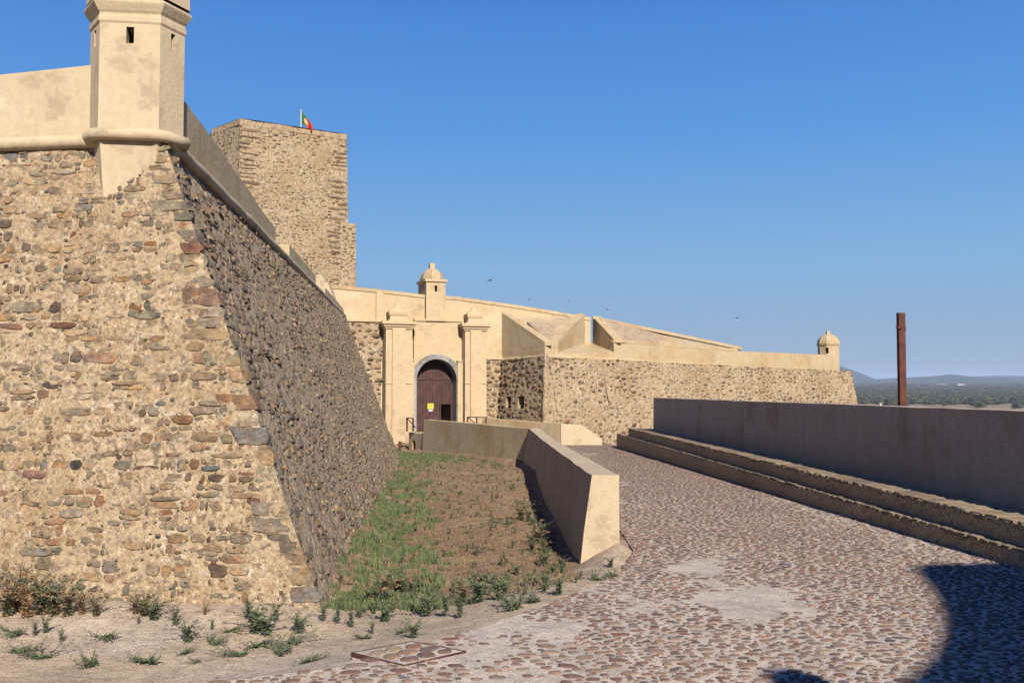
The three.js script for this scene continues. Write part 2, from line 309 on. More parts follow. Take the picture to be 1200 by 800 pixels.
// ================================================================== SETTING: land, hills, ground, path
const pathL = [[-12, -9], [0, -8.5], [3, -5.2], [4.4, -3.0], [5.11, -2.0], [5.47, -1.04], [6.32, -0.316], [7.2, 0.26], [8.5, 0.97], [9.9, 1.28], [11.5, 1.34], [20, 1.1], [29, 0.78], [33.5, -1.3], [38.3, -3.35], [44.5, -5.6], [47, -5.6]];
function Lf(d) { for (let i = 0; i < pathL.length - 1; i++) if (d <= pathL[i + 1][0]) { const t = clamp((d - pathL[i][0]) / (pathL[i + 1][0] - pathL[i][0])); return lerp(pathL[i][1], pathL[i + 1][1], t); } return pathL[pathL.length - 1][1]; }
const stepLat = d => 4.757 - 0.0195 * (d - 8.72);
const Rf = d => d < 38 ? stepLat(d) + 0.08 : 4.25;
function gh(lat, d) {
  const dist = Lf(d) - lat, R = stepLat(d);
  let base;
  if (lat > R + 0.3) base = hp(d) - 0.12;
  else if (dist <= 0) base = hp(d) - 0.03;
  else {
    const w = d < 9.3 ? sst(0.0, 1.5, dist) : sst(0.12, 0.75, dist);
    base = lerp(hp(d) - 0.012, hm(d), w);
  }
  if (dist > 0) { base += 0.11 * (1 + 0.8 * fbm3(lat * 5, d * 5, 77, 3)) * Math.exp(-(((lat - 1.1) / 0.35) ** 2) - (((d - 9.8) / 0.6) ** 2)) * sst(0, 0.16, dist); base += 0.03 * fbm3(lat * 0.9, d * 0.9, 5, 2) * sst(0, 0.4, dist) + 0.016 * fbm3(lat * 4, d * 4, 9, 3) * sst(0, 0.15, dist); const lb = -1.55 - 0.102 * (d - 7.8); base += 0.1 * sst(0.5, 0, lat - lb) * sst(8.2, 9.5, d) + 0.05 * sst(7.0, 7.9, d) * sst(lb + 0.3, lb - 0.3, lat); }
  return base;
}
{ // near ground sheet
  const pos = [], uv = [], col = [], idx = [], step = 0.1, x0 = -9, x1 = 5.2, d0 = 1, d1 = 48, nx = Math.round((x1 - x0) / step), nd = Math.round((d1 - d0) / 0.13);
  const sand = [0.84, 0.66, 0.47], soil = [0.42, 0.265, 0.15], pale = [0.92, 0.76, 0.59], straw = [0.56, 0.39, 0.22];
  for (let j = 0; j <= nd; j++) for (let i = 0; i <= nx; i++) {
    const x = lerp(x0, x1, i / nx), d = lerp(d0, d1, j / nd); pos.push(x, gh(x, d), -d); uv.push(x, d);
    const inMoat = sst(7.9, 9.2, d + 0.7 * fbm3(x * 1.1, d * 1.1, 2, 3) - (x > 0.2 ? (x - 0.2) * 1.8 : 0));
    let c = mixc(sand, pale, sst(-0.2, 0.5, fbm3(x * 0.7, d * 0.7, 1, 3)));
    const m = mixc(soil, straw, sst(-0.3, 0.45, fbm3(x * 1.6, d * 1.6, 4, 3)));
    c = mixc(c, m, inMoat);
    col.push(...c);
  }
  for (let j = 0; j < nd; j++) for (let i = 0; i < nx; i++) { const a = j * (nx + 1) + i; idx.push(a, a + 1, a + nx + 2, a, a + nx + 2, a + nx + 1); }
  solo('sand_ground', geoFrom(pos, uv, idx, col), M.ground, 'bare sandy verge and dry brown soil of the moat below the bastion', 'ground', null, 'structure');
}
{ // land out to the horizon: the castle hill and the plain
  const n = 260, A = 30000 / Math.sinh(8.5), pos = [], uv = [], col = [], idx = [];
  const green = [0.3, 0.24, 0.1], dry = [0.5, 0.36, 0.18], field = [0.6, 0.43, 0.22];
  for (let j = 0; j <= n; j++) for (let i = 0; i <= n; i++) {
    const x = A * Math.sinh(8.5 * (i / n * 2 - 1)), z = A * Math.sinh(8.5 * (j / n * 2 - 1)) , d = -z;
    const dx = Math.max(-45 - x, 0, x - 13), dd = Math.max(-60 - d, 0, d - 85), r = Math.hypot(dx, dd);
    let y = lerp(-1.2 - 0.03 * clamp(d, 0, 60), -40, sst(0, 150, r)); if (r === 0) y = -0.6 - 0.045 * clamp(d, 0, 60);
    y += sst(60, 400, r) * (2.2 * fbm3(x / 400, d / 400, 3, 3)) * (r > 200 ? 1 : 0.4);
    pos.push(x, y, z); uv.push(x, d);
    const f = fbm3(x / 260, d / 520, 8, 4); let c = mixc(dry, green, sst(0.05, 0.4, f)); c = mixc(c, field, sst(0.1, 0.4, -f)); col.push(...c);
  }
  for (let j = 0; j < n; j++) for (let i = 0; i < n; i++) { const a = j * (n + 1) + i; idx.push(a, a + n + 2, a + 1, a, a + n + 1, a + n + 2); }
  solo('ground', geoFrom(pos, uv, idx, col), M.land, 'dry ochre plain stretching to the distant hills', 'land', null, 'structure');
}
function hillRange(name, pts, d, depth, colr, label, seed) {   // pts: [px, py] of the crest
  const nx = 140, nz = 16, pos = [], uv = [], col = [], idx = [];
  for (let j = 0; j <= nz; j++) for (let i = 0; i <= nx; i++) {
    const u = i / nx, px = lerp(pts[0][0], pts[pts.length - 1][0], u); let k = 0; while (k < pts.length - 2 && px > pts[k + 1][0]) k++;
    let t = clamp((px - pts[k][0]) / (pts[k + 1][0] - pts[k][0])); t = t * t * (3 - 2 * t);
    const py = lerp(pts[k][1], pts[k + 1][1], t); const q = P(px, py, d); const v = j / nz * 2 - 1; const prof = Math.pow(Math.cos(v * Math.PI / 2), 1.2);
    const dd = d + v * depth; const x = q.x * dd / d; const hgt = (q.y + 40) * prof * (1 + 0.14 * fbm3(x / 500, dd / 500, seed, 4) * (1 - prof * 0.5)) + (prof > 0.2 ? 7 * fbm3(x / 160, dd / 160, seed + 3, 3) : 0);
    pos.push(x, -40.5 + hgt, -dd); uv.push(x, dd);
    const f = fbm3(x / 300, dd / 300, seed, 4); col.push(...mixc(colr, [0.2, 0.16, 0.09], sst(0.15, 0.45, f) * 0.7));
  }
  for (let j = 0; j < nz; j++) for (let i = 0; i < nx; i++) { const a = j * (nx + 1) + i; idx.push(a, a + 1, a + nx + 2, a, a + nx + 2, a + nx + 1); }
  solo(name, geoFrom(pos, uv, idx, col), M.land, label, 'hills', null, 'structure');
}
hillRange('hills', [[-900, 440], [-300, 434], [200, 440], [700, 438], [930, 434], [985, 428.5], [1004, 435], [1022, 444], [1044, 448], [1200, 449], [1600, 446], [2100, 449]], 8800, 1200, [0.07, 0.085, 0.045], 'steep hazy hill rising beside the far bastion turret', 5);
hillRange('hills', [[-900, 444], [300, 445], [900, 447], [1010, 447], [1045, 442.5], [1085, 441], [1118, 438.5], [1150, 442], [1165, 440.5], [1190, 442], [1230, 441], [1400, 444], [1700, 440], [2100, 446]], 7600, 1000, [0.08, 0.09, 0.045], 'long low range of dark wooded hills beyond the plain', 9);
hillRange('hills', [[-900, 441], [400, 443], [1000, 445], [1060, 443], [1100, 443], [1170, 440], [1185, 440], [1215, 441], [1300, 439], [1700, 443], [2100, 444]], 12500, 1500, [0.08, 0.095, 0.06], 'farthest pale blue hills on the horizon', 13);

// path: mortar bed with cobbles
const pathMesh = (() => {
  const nd = 232, nx = 44, pos = [], uv = [], idx = [];
  for (let j = 0; j <= nd; j++) { const d = lerp(-12, 46, j / nd), a = Lf(d), b = Rf(d) + (d < 1 ? 4 : 0);
    for (let i = 0; i <= nx; i++) { const x = lerp(a, b, i / nx); pos.push(x, hp(d) + 0.008 * fbm3(x * 1.2, d * 1.2, 21, 3) + 0.004, -d); uv.push(x, d); } }
  for (let j = 0; j < nd; j++) for (let i = 0; i < nx; i++) { const a = j * (nx + 1) + i; idx.push(a, a + 1, a + nx + 2, a, a + nx + 2, a + nx + 1); }
  // skirt on the left edge
  return solo('path', geoFrom(pos, uv, idx), M.pathMortar, 'cobbled ramp of rounded brown stones set in pale mortar', 'path', null, 'structure');
})();
const pathY = (x, d) => hp(d) + 0.008 * fbm3(x * 1.2, d * 1.2, 21, 3) + 0.004;
const manholePx = [[412.7, 767.7], [474, 781.5], [545, 766], [482, 755.5]].map(([a, b]) => G(a, b));
const mhPoly = manholePx.map(p => [p.x, -p.z]);
const cobbleGeos = [], cobbleLow = [], cobbleCols = [];
{
  const rng = RNG(77);
  const round = (n, rings) => { const acc = newAcc(), rad = []; for (let k = 0; k < n; k++) { const a = (k + (rng() - 0.5) * 0.5) / n * 6.2832; const q = 0.74 + rng() * 0.38; rad.push([Math.cos(a) * q, Math.sin(a) * q]); }
    for (const [q, y] of rings) for (const [x, z] of rad) { acc.pos.push(x * q, y, z * q); acc.uv.push(x * q, z * q); } acc.pos.push(0, rings[rings.length - 1][1] + 0.02, 0); acc.uv.push(0, 0);
    for (let r = 0; r < rings.length - 1; r++) for (let k = 0; k < n; k++) { const a = r * n + k, b = r * n + (k + 1) % n; acc.idx.push(a, b + n, b, a, a + n, b + n); } for (let k = 0; k < n; k++) acc.idx.push((rings.length - 1) * n + k, rings.length * n, (rings.length - 1) * n + (k + 1) % n); return geoFrom(acc.pos, acc.uv, acc.idx); };
  for (let v = 0; v < 8; v++) { cobbleGeos.push(round(10, [[1, -0.2], [0.93, 0.1], [0.62, 0.19]])); cobbleLow.push(round(7, [[1, -0.2], [0.85, 0.16]])); }
  cobbleCols.push(...[[136, 106, 94], [148, 114, 98], [126, 100, 92], [156, 130, 110], [118, 106, 104], [140, 122, 110], [142, 102, 86], [170, 152, 132], [114, 112, 112], [146, 124, 112]].map(s2l));
}
const cobbleMats = [...cobbleCols, ...cobbleCols.map(c => mixc(c, s2l([190, 172, 152]), 0.35))].map(c => std({ map: rep(mottleTex, 4), bumpMap: rep(mottleBump, 2.2), bumpScale: 0.004, color: new THREE.Color().setRGB(...c.map(x => x * 1.25)), roughness: 0.82 }));
const cobbles = [];
{
  const rng = RNG(4242), cell = 0.13, grid = new Map(), key = (i, j) => i * 8192 + j;
  const tryPut = (n, a0, a1) => { for (let k = 0; k < n; k++) {
    const d = lerp(3.0, 45, Math.pow(rng(), 1.15)), a = Lf(d), b = Rf(d) - 0.02; const x = lerp(a, b, rng()); const r = lerp(a0, a1, rng());
    const bare = fbm3(x * 0.55 + 4, d * 0.42, 31, 3) + 0.35 * fbm3(x * 2.3, d * 2.3, 37, 2);
    if (bare > 0.3 && rng() < sst(0.2, 0.62, bare)) continue;
    if (x > b - 0.55 - 0.3 * fbm3(d * 0.6, 3, 3, 2) && d < 16 && rng() < 0.85) continue;     // plain mortar strip along the step
    if (mhPoly.length && inPoly(mhPoly, x, d)) continue;
    const rx = r * lerp(1.0, 1.55, rng()), rd = r * lerp(0.72, 1.0, rng());
    const i0 = Math.floor((x + 10) / cell), j0 = Math.floor(d / cell); let ok = true;
    for (let i = i0 - 2; i <= i0 + 2 && ok; i++) for (let j = j0 - 2; j <= j0 + 2 && ok; j++) for (const q of grid.get(key(i, j)) || []) { const ex = (q.x - x) / (q.rx + rx + 0.006), ey = (q.d - d) / (q.rd + rd + 0.006); if (ex * ex + ey * ey < 1) { ok = false; break; } }
    if (!ok) continue; const c = { x, d, rx, rd, turn: (rng() - 0.5) * 0.7, v: Math.floor(rng() * 8), m: Math.floor(rng() * rng() * 10), h: 0.75 + rng() * 0.6 }; cobbles.push(c);
    const kk = key(i0, j0); if (!grid.has(kk)) grid.set(kk, []); grid.get(kk).push(c);
  } };
  tryPut(4000, 0.04, 0.056); tryPut(150000, 0.021, 0.04); tryPut(240000, 0.011, 0.02);
  const inView = c => c.d > 4.9 && Math.abs(c.x / c.d) < 0.56;
  const sorted = cobbles.map(c => ({ c, k: inView(c) ? c.rx * c.rd / (c.d * c.d * c.d) : 0 })).sort((a, b) => b.k - a.k).map(o => o.c);
  const dummy = new THREE.Object3D(); const place = (o, c) => { o.position.set(c.x, pathY(c.x, c.d) + 0.002, -c.d); o.rotation.set(0, c.turn, 0); o.scale.set(c.rx, 0.026 * c.h, c.rd); };
  sorted.slice(0, 300).forEach(c => { const m = part('cobble', cobbleGeos[c.v], cobbleMats[c.m + (c.h > 1 ? 10 : 0)], pathMesh); place(m, c); });
  // the smaller and farther cobbles: one stuff part
  const acc = newAcc(); const v = V3(), n = 8; const rest = sorted.slice(300);
  const g = cobbleGeos.map(q => ({ p: q.attributes.position, i: q.index })), gLow = cobbleLow.map(q => ({ p: q.attributes.position, i: q.index }));
  for (const c of rest) {
    dummy.position.set(0, 0, 0); place(dummy, c); dummy.updateMatrix(); const base = acc.pos.length / 3, src = (c.d > 12 ? gLow : g)[c.v], col = mixc(cobbleCols[c.m], s2l([190, 172, 152]), rng() * 0.32), k = 1.0 + rng() * 0.35, ou = rng() * 5;
    for (let i = 0; i < src.p.count; i++) { v.fromBufferAttribute(src.p, i).applyMatrix4(dummy.matrix); acc.pos.push(v.x, v.y, v.z); acc.uv.push(v.x + ou, v.z + ou); acc.col.push(col[0] * k, col[1] * k, col[2] * k); }
    for (let i = 0; i < src.i.count; i++) acc.idx.push(base + src.i.getX(i));
  }
  const m = part('cobbles', accGeo(acc), std({ map: rep(mottleTex, 0.6), bumpMap: rep(mottleBump, 0.3), bumpScale: 0.004, roughness: 0.82, vertexColors: true }), pathMesh); m.userData.kind = 'stuff';
  console.log('cobbles', cobbles.length);
}

// ================================================================== LEFT BASTION
const Bc = P(378, 718, 7.8), Tc = P(193, 168, 9.05);
const fdir = V3(-1, 0, -0.1).normalize(), gdir = V3(-0.102, 0, -1).normalize();
const Vb = Tc.clone().sub(Bc);
const bastion = thing('bastion', 'great battered rubble stone bastion with a plastered parapet and cord moulding', 'bastion', Bc.clone());
{
  const rng = RNG(99), low = Bc.clone().addScaledVector(Vb, -0.14), FL = 8.0, KL = 22.5;
  // front face: axis runs from far left to the corner so that the normal points out
  const frF = frame(low.clone().addScaledVector(fdir, FL), fdir.clone().negate(), Vb);
  const polyF = asPolyPts(frF, [low.clone().addScaledVector(fdir, FL), low, Tc, Tc.clone().addScaledVector(fdir, FL)]);
  const frG = frame(low.clone(), gdir, Vb);
  const polyG = asPolyPts(frG, [low, low.clone().addScaledVector(gdir, KL), Tc.clone().addScaledVector(gdir, KL), Tc]);
  part('front_wall', rel(faceSkin(frF, polyF, 0.032, 0.024, 6.5), bastion), M.mortar, bastion);
  part('flank_wall', rel(faceSkin(frG, polyG, 0.085, 0.022, 5), bastion), M.mortar, bastion);
  // solid core and the closing faces
  const ins = (p, a, b) => p.clone().addScaledVector(fdir, a).addScaledVector(gdir, b);
  part('core', rel(prism([ins(low, 0.12, 0.12), ins(low, 0.12, KL), ins(low, FL, KL), ins(low, FL, 0.12)], [ins(Tc, 0.12, 0.12), ins(Tc, 0.12, KL), ins(Tc, FL, KL), ins(Tc, FL, 0.12)].map(p => p.add(V3(0, -0.02, 0))), 3, 0), bastion), M.mortar, bastion);
  // stones of the front face
  const w1 = { tan: 3.4, ochre: 2, red: 1.1, plum: 0.9, dark: 0.5, green: 1.7, blue: 1.3, cream: 2.2, pink: 1.4, brown: 1.5, grey: 2.4 };
  const wTop = { green: 4, tan: 2, red: 1.3, brown: 2, grey: 2, ochre: 1.2 };
  const stonesF = [...packCourses(rng, polyF, 0.05, 0.125, 0.07, 0.34, 3, 0.04), ...packStones(rng, polyF, [[9000, 0.012, 0.03, 0.5, 1]], 0.03)];
  const list = [];
  for (const st of stonesF) {
    const p = frF.p(st.s, st.t); const fromCorner = polyF[2][0] - st.s + (st.t / polyF[2][1] - 1) * (polyF[2][0] - polyF[1][0]);
    if (fromCorner < 0.1 + st.a) continue;
    const d = -p.z, vis = Math.abs(p.x / d) < 0.56 && p.y > gh(p.x, d) - 0.02;
    list.push({ fr: frF, st, d, vis, size: st.a * st.b / (d * d), h: -0.007 + rng() * 0.017, col: dusty(pick(rng, w1), DUST, rng() < 0.13 ? 0.1 : 0.3 + rng() * 0.5), front: true });
  }
  const stonesG = [...packCourses(rng, polyG, 0.05, 0.12, 0.08, 0.34, 23, 0.03), ...packStones(rng, polyG, [[9000, 0.015, 0.035, 0.5, 1]], 0.03)];
  const w2 = { tan: 3, grey: 3, brown: 2.4, ochre: 1.6, red: 0.8, plum: 0.6, dark: 0.4, green: 1.2, blue: 0.7, cream: 1.6, pink: 1 };
  for (const st of stonesG) {
    const p = frG.p(st.s, st.t), along = st.s - (st.t / polyG[2][1]) * polyG[3][0]; if (along < 0.24 + st.a * 0.6) continue;
    const d = -p.z; list.push({ fr: frG, st, d, vis: p.y > gh(p.x, d) - 0.02, size: st.a * st.b / (d * d) * 0.28, h: -0.005 + rng() * rng() * 0.04, col: dusty(pick(rng, w2), DUSTG, 0.35 + rng() * 0.45) });
  }
  list.sort((a, b) => (b.vis - a.vis) || (b.size - a.size));
  let nInd = 0; const acc = newAcc();
  // corner quoins: flat blocks laid through the arris
  const H = 1.14, quoins = []; let t = -0.12;
  while (t < 1.0) { const hq = (0.018 + rng() * 0.022) * (t > 0.7 ? 0.72 : 1); quoins.push([t, Math.min(t + hq, 1.0)]); t += hq + 0.0035; }
  for (const [q0, q1] of quoins) {
    const a = 0.1 + rng() * 0.3, b = 0.12 + rng() * 0.2, o = -0.004 + rng() * 0.022, ob = 0.0 + rng() * 0.028, g = new THREE.BoxGeometry(1, 1, 1, 3, 2, 2), ps = g.attributes.position, uu = g.attributes.uv, cols = []; const tmp = new Map(); const col = dusty(pick(rng, q0 > 0.55 ? wTop : w1), DUST, 0.25 + rng() * 0.4), ou = rng() * 9;
    for (let i = 0; i < ps.count; i++) {
      const x = ps.getX(i) + 0.5, y = ps.getY(i) + 0.5, z = ps.getZ(i) + 0.5; const kk = `${x.toFixed(2)},${y.toFixed(2)},${z.toFixed(2)}`;
      if (!tmp.has(kk)) tmp.set(kk, [rng() - 0.5, rng() - 0.5, rng() - 0.5]); const j = tmp.get(kk);
      // x: along the front (0 at the arris), z: along the flank
      const round = (x < 0.1 ? 0.012 : 0) * (y < 0.1 || y > 0.9 ? 1 : 0);
      const p = Bc.clone().addScaledVector(Vb, lerp(q0, q1, y * 0.98)).addScaledVector(fdir, x * a - ob + round + j[0] * 0.06).addScaledVector(gdir, z * b - o + round + j[2] * 0.02); p.y += j[1] * 0.03;
      ps.setXYZ(i, p.x, p.y, p.z); uu.setXY(i, p.x + ou + p.z, p.y); const k = 0.92 + rng() * 0.16; cols.push(col[0] * k, col[1] * k, col[2] * k);
    }
    g.setAttribute('color', new THREE.Float32BufferAttribute(cols, 3)); g.computeVertexNormals(); part('stone', rel(g, bastion), M.stone, bastion); nInd++;
  }
  for (const s of list) {
    if (nInd < 300 && s.vis) { const a1 = newAcc(); stoneData(s.fr, s.st, s.h, s.col, rng, s.st.a > 0.08 ? 11 : 9, 3, a1); part('stone', rel(accGeo(a1), bastion), M.stone, bastion); nInd++; }
    else { const big = s.st.a > 0.03 && s.d < 14 && s.vis; stoneData(s.fr, s.st, s.h, s.col, rng, big ? 8 : 6, big ? 3 : 2, acc); }
  }
  const sm = part('small_stones', rel(accGeo(acc), bastion), M.stone, bastion); sm.userData.kind = 'stuff';
  console.log('bastion stones', list.length);
  // cord mouldings
  const tF = [Tc.clone().addScaledVector(fdir, 0.55), Tc.clone().addScaledVector(fdir, FL)].map(p => p.add(V3(0, 0.03, 0.03)));
  part('cord_moulding', rel(roughTube(tF, 0.068, 0.012), bastion), M.plaster, bastion);
  const tG = [Tc.clone().addScaledVector(gdir, 0.1), Tc.clone().addScaledVector(gdir, KL)].map((p, i) => p.add(V3(0.03, i ? -0.16 : 0.03, 0)));
  part('cord_moulding', rel(roughTube(tG, 0.07, 0.012), bastion), M.plaster, bastion);
  // front parapet
  const f0 = Tc.clone().addScaledVector(fdir, 0.4).add(V3(0, 0.02, -0.02)), f1 = Tc.clone().addScaledVector(fdir, FL).add(V3(0, 0.02, -0.02)), back = V3(-0.03, 0, -0.42);
  const h0 = P(113, 72, -f0.z).y, hl = P(0, 92, -(Tc.z) + 0.18).y, h1 = h0 - (h0 - hl) * (FL / 1.55) * 0.75;
  const up = (p, y) => V3(p.x, y, p.z);
  part('parapet', rel(prism([f1, f0, f0.clone().add(back), f1.clone().add(back)], [up(f1, h1), up(f0, h0), up(f0.clone().add(back), h0 + 0.03), up(f1.clone().add(back), h1 + 0.03)], 0.25, 0.012), bastion), M.plaster, bastion);
  // flank parapet in three pieces with embrasures between them
  const mer = (k0, k1, e0, e1, th = 0.4) => {
    const ty = k => Tc.y + 0.02 - 0.19 * k / KL, p = k => { const q = Tc.clone().addScaledVector(gdir, k); q.y = ty(k); return q; };
    const a = p(k0), b = p(k1), inn = V3(-th, 0, -0.04);
    part('parapet', rel(prism([a, b, b.clone().add(inn), a.clone().add(inn)], [up(a, a.y + e0), up(b, b.y + e1), up(b.clone().add(inn), b.y + e1 + 0.02), up(a.clone().add(inn), a.y + e0 + 0.02)], 0.3, 0.012), bastion), M.stained, bastion);
  };
  mer(0.25, 7.2, 0.66, 0.36); mer(7.2, 9.0, 0.06, 0.06); mer(9.0, 13.8, 0.37, 0.33, 0.5); mer(13.8, 16.2, 0.05, 0.05); mer(16.2, 22.4, 0.3, 0.24, 0.6);
  // pale rounded inner merlon seen over the flank parapet
  const sh = new THREE.Shape(); sh.moveTo(0, 0); sh.lineTo(0, 0.55); sh.quadraticCurveTo(0.03, 0.72, 0.22, 0.72); sh.lineTo(0.42, 0.7); sh.quadraticCurveTo(0.55, 0.66, 0.58, 0.45); sh.lineTo(0.74, 0.4); sh.lineTo(1.05, -0.35); sh.lineTo(0, -0.35);
  const eg = new THREE.ExtrudeGeometry(sh, { depth: 0.6, bevelEnabled: true, bevelSize: 0.03, bevelThickness: 0.03, bevelSegments: 2, curveSegments: 8 }); const ep = P(366, 341, 30); eg.scale(0.68, 0.8, 0.8); eg.translate(ep.x + 0.02, ep.y - 0.1, ep.z - 0.3);
  part('inner_merlon', rel(eg, bastion), M.plaster, bastion);
}

// ================================================================== TURRETS
function expand(pts, e) { // offset a convex ring of [lat, d] outward
  const c = pts.reduce((a, p) => [a[0] + p[0] / pts.length, a[1] + p[1] / pts.length], [0, 0]);
  return pts.map(p => { const dx = p[0] - c[0], dy = p[1] - c[1], l = Math.hypot(dx, dy); return [p[0] + dx / l * e, p[1] + dy / l * e]; });
}
const scaleRing = (pts, k) => { const c = pts.reduce((a, p) => [a[0] + p[0] / pts.length, a[1] + p[1] / pts.length], [0, 0]); return pts.map(p => [c[0] + (p[0] - c[0]) * k, c[1] + (p[1] - c[1]) * k]); };
function loftRings(rings, seg, amp) { const gs = []; for (let i = 0; i < rings.length - 1; i++) gs.push(prism(rings[i], rings[i + 1], seg, amp, false)); return mergeGeometries(gs); }
const evaluator = new Evaluator(); evaluator.attributes = ['position', 'normal', 'uv'];
function carve(geo, boxes) { // boxes: geometries to cut out
  let b = new Brush(geo); b.updateMatrixWorld(); for (const g of boxes) { const k = new Brush(g); k.updateMatrixWorld(); b = evaluator.evaluate(b, k, SUBTRACTION); } return b.geometry;
}
function slotBox(center, dirLat, dirD, w, h, depth) { const g = new THREE.BoxGeometry(w, h, depth); g.rotateY(Math.atan2(dirLat, -dirD)); return g.translate(center.x, center.y, center.z); }
{ // turret on the bastion's corner
  const n8 = 8 * Math.PI / 180, K = [P(185.5, 168, 8.98).x, 8.98], t = [-Math.cos(n8), -Math.sin(n8)], nin = [-Math.sin(n8), Math.cos(n8)];
  const w = 0.56, A = K, B = [K[0] + t[0] * w, K[1] + t[1] * w], o = 0.34, cs = Math.cos(Math.PI / 3), sn = Math.sin(Math.PI / 3);
  const C = [A[0] - t[0] * o * cs + nin[0] * o * sn, A[1] - t[1] * o * cs + nin[1] * o * sn], D = [B[0] + t[0] * o * cs + nin[0] * o * sn, B[1] + t[1] * o * cs + nin[1] * o * sn];
  const E = [C[0] + t[0] * 0.18 + nin[0] * 0.36, C[1] + t[1] * 0.18 + nin[1] * 0.36], Fp = [D[0] - t[0] * 0.18 + nin[0] * 0.36, D[1] - t[1] * 0.18 + nin[1] * 0.36];
  const ring = [B, A, C, E, Fp, D];
  const yT = P(150, 157, 8.93).y, yC = P(150, 9, 8.93).y;
  const tur = thing('sentry_turret', 'tall cream plastered sentry turret with slit windows on the corner of the stone bastion', 'turret', at(K[0], yT, K[1]));
  const yw = P(150, 40.5, 8.93).y, fc = [(A[0] + B[0]) / 2, (A[1] + B[1]) / 2], rc = [(A[0] + C[0]) / 2, (A[1] + C[1]) / 2], lc = [(B[0] + D[0]) / 2, (B[1] + D[1]) / 2];
  const rn = [nin[0] * -0.5 - t[0] * sn, nin[1] * -0.5 - t[1] * sn], ln = [nin[0] * -0.5 + t[0] * sn, nin[1] * -0.5 + t[1] * sn];
  let body = prism(ringAt(ring, yT - 0.02), ringAt(ring, yC), 0.2, 0.004);
  const cav = prism(ringAt(scaleRing(ring, 0.66), yT + 0.3), ringAt(scaleRing(ring, 0.66), yC - 0.03), 9, 0);
  body = mergeVertices(body);
  const boxes = [cav, slotBox(at(fc[0], yw, fc[1]), nin[0], nin[1], 0.072, 0.16, 0.5), slotBox(at(rc[0] + 0.02, P(197, 48, 9.1).y, rc[1]), rn[0], rn[1], 0.06, 0.17, 0.4), slotBox(at(lc[0], yw, lc[1]), ln[0], ln[1], 0.07, 0.16, 0.4)];
  part('body', rel(carve(body, boxes), tur), M.plaster, tur);
  // bracket that tapers back into the wall below the cord
  const low = expand(ring, -0.02);
  part('bracket', rel(prism(ringAt(scaleRing(ring, 0.8), yT - 0.8), ringAt(low, yT), 0.2, 0.006), tur), M.plaster, tur);
  const rr = expand(ring, 0.03); part('cord_moulding', rel(roughTube([rr[5], rr[0], rr[1], rr[2], rr[3]].map(q => at(q[0], yT, q[1])), 0.06, 0.006, 14), tur), M.plaster, tur);
  const pr = [[0.0, -0.15], [0.014, -0.13], [0.014, -0.085], [0.003, -0.075], [0.003, -0.05], [0.025, -0.025], [0.06, 0.03], [0.068, 0.045], [0.068, 0.062], [0.045, 0.075], [0.035, 0.085]];
  part('cornice', rel(loftRings(pr.map(([e, y]) => ringAt(expand(ring, e), yC + y)), 0.4, 0.002), tur), M.plaster, tur);
  const dome = []; for (let i = 0; i <= 10; i++) { const a = i / 10; dome.push(ringAt(scaleRing(ring, 1.08 * Math.cos(a * 1.5) + 0.03), yC + 0.11 + 0.62 * Math.sin(a * 1.5708))); }
  const dm = part('dome', rel(loftRings(dome, 0.4, 0.003), tur), M.plaster, tur);
  const cc = scaleRing(ring, 0)[0]; part('finial', rel(new THREE.SphereGeometry(0.1, 16, 12).translate(cc[0], yC + 0.8, -cc[1]), tur), M.plaster, dm);
}

// ================================================================== GATE AND CURTAIN WALL
const GO = P(511, 445, 43.5), GPHI = 20 * Math.PI / 180;
const gate = thing('gate_wall', 'plastered castle curtain wall with an arched gateway between two pilasters', 'gateway', V3(GO.x, 0, GO.z)); gate.rotation.y = GPHI;
function gl(px, py, z0 = 0) { // pixel -> local x, y on the gate plane z = z0
  const [a, b] = ray(px, py), e = [Math.cos(GPHI), -Math.sin(GPHI)], n = [Math.sin(GPHI), Math.cos(GPHI)];   // world x,z
  // point (a d, -d): (p - O).n = z0
  const d = (z0 + GO.x * n[0] + GO.z * n[1]) / (a * n[0] - n[1]); return [(a * d - GO.x) * e[0] + (-d - GO.z) * e[1], EYE + b * d];
}
function gw(x, y, z) { return V3(x, y, z).applyAxisAngle(V3(0, 1, 0), GPHI).add(V3(GO.x, 0, GO.z)); }
function shapeFrom(pts) { const s = new THREE.Shape(); pts.forEach(([x, y], i) => i ? s.lineTo(x, y) : s.moveTo(x, y)); return s; }
function extr(shape, depth, z, bevel = 0) { const g = new THREE.ExtrudeGeometry(shape, { depth, bevelEnabled: bevel > 0, bevelSize: bevel, bevelThickness: bevel, bevelSegments: 2, curveSegments: 24 }); return g.translate(0, 0, z); }
const arch = (() => { const zi = 0.2; const l = gl(487.5, 470, zi)[0], r = gl(534.5, 470, zi)[0], top = gl(511, 420.5, zi)[1], bot = -1.6; const R = (r - l) / 2, cx = (l + r) / 2; return { l, r, cx, R, spring: top - R, top, bot }; })();
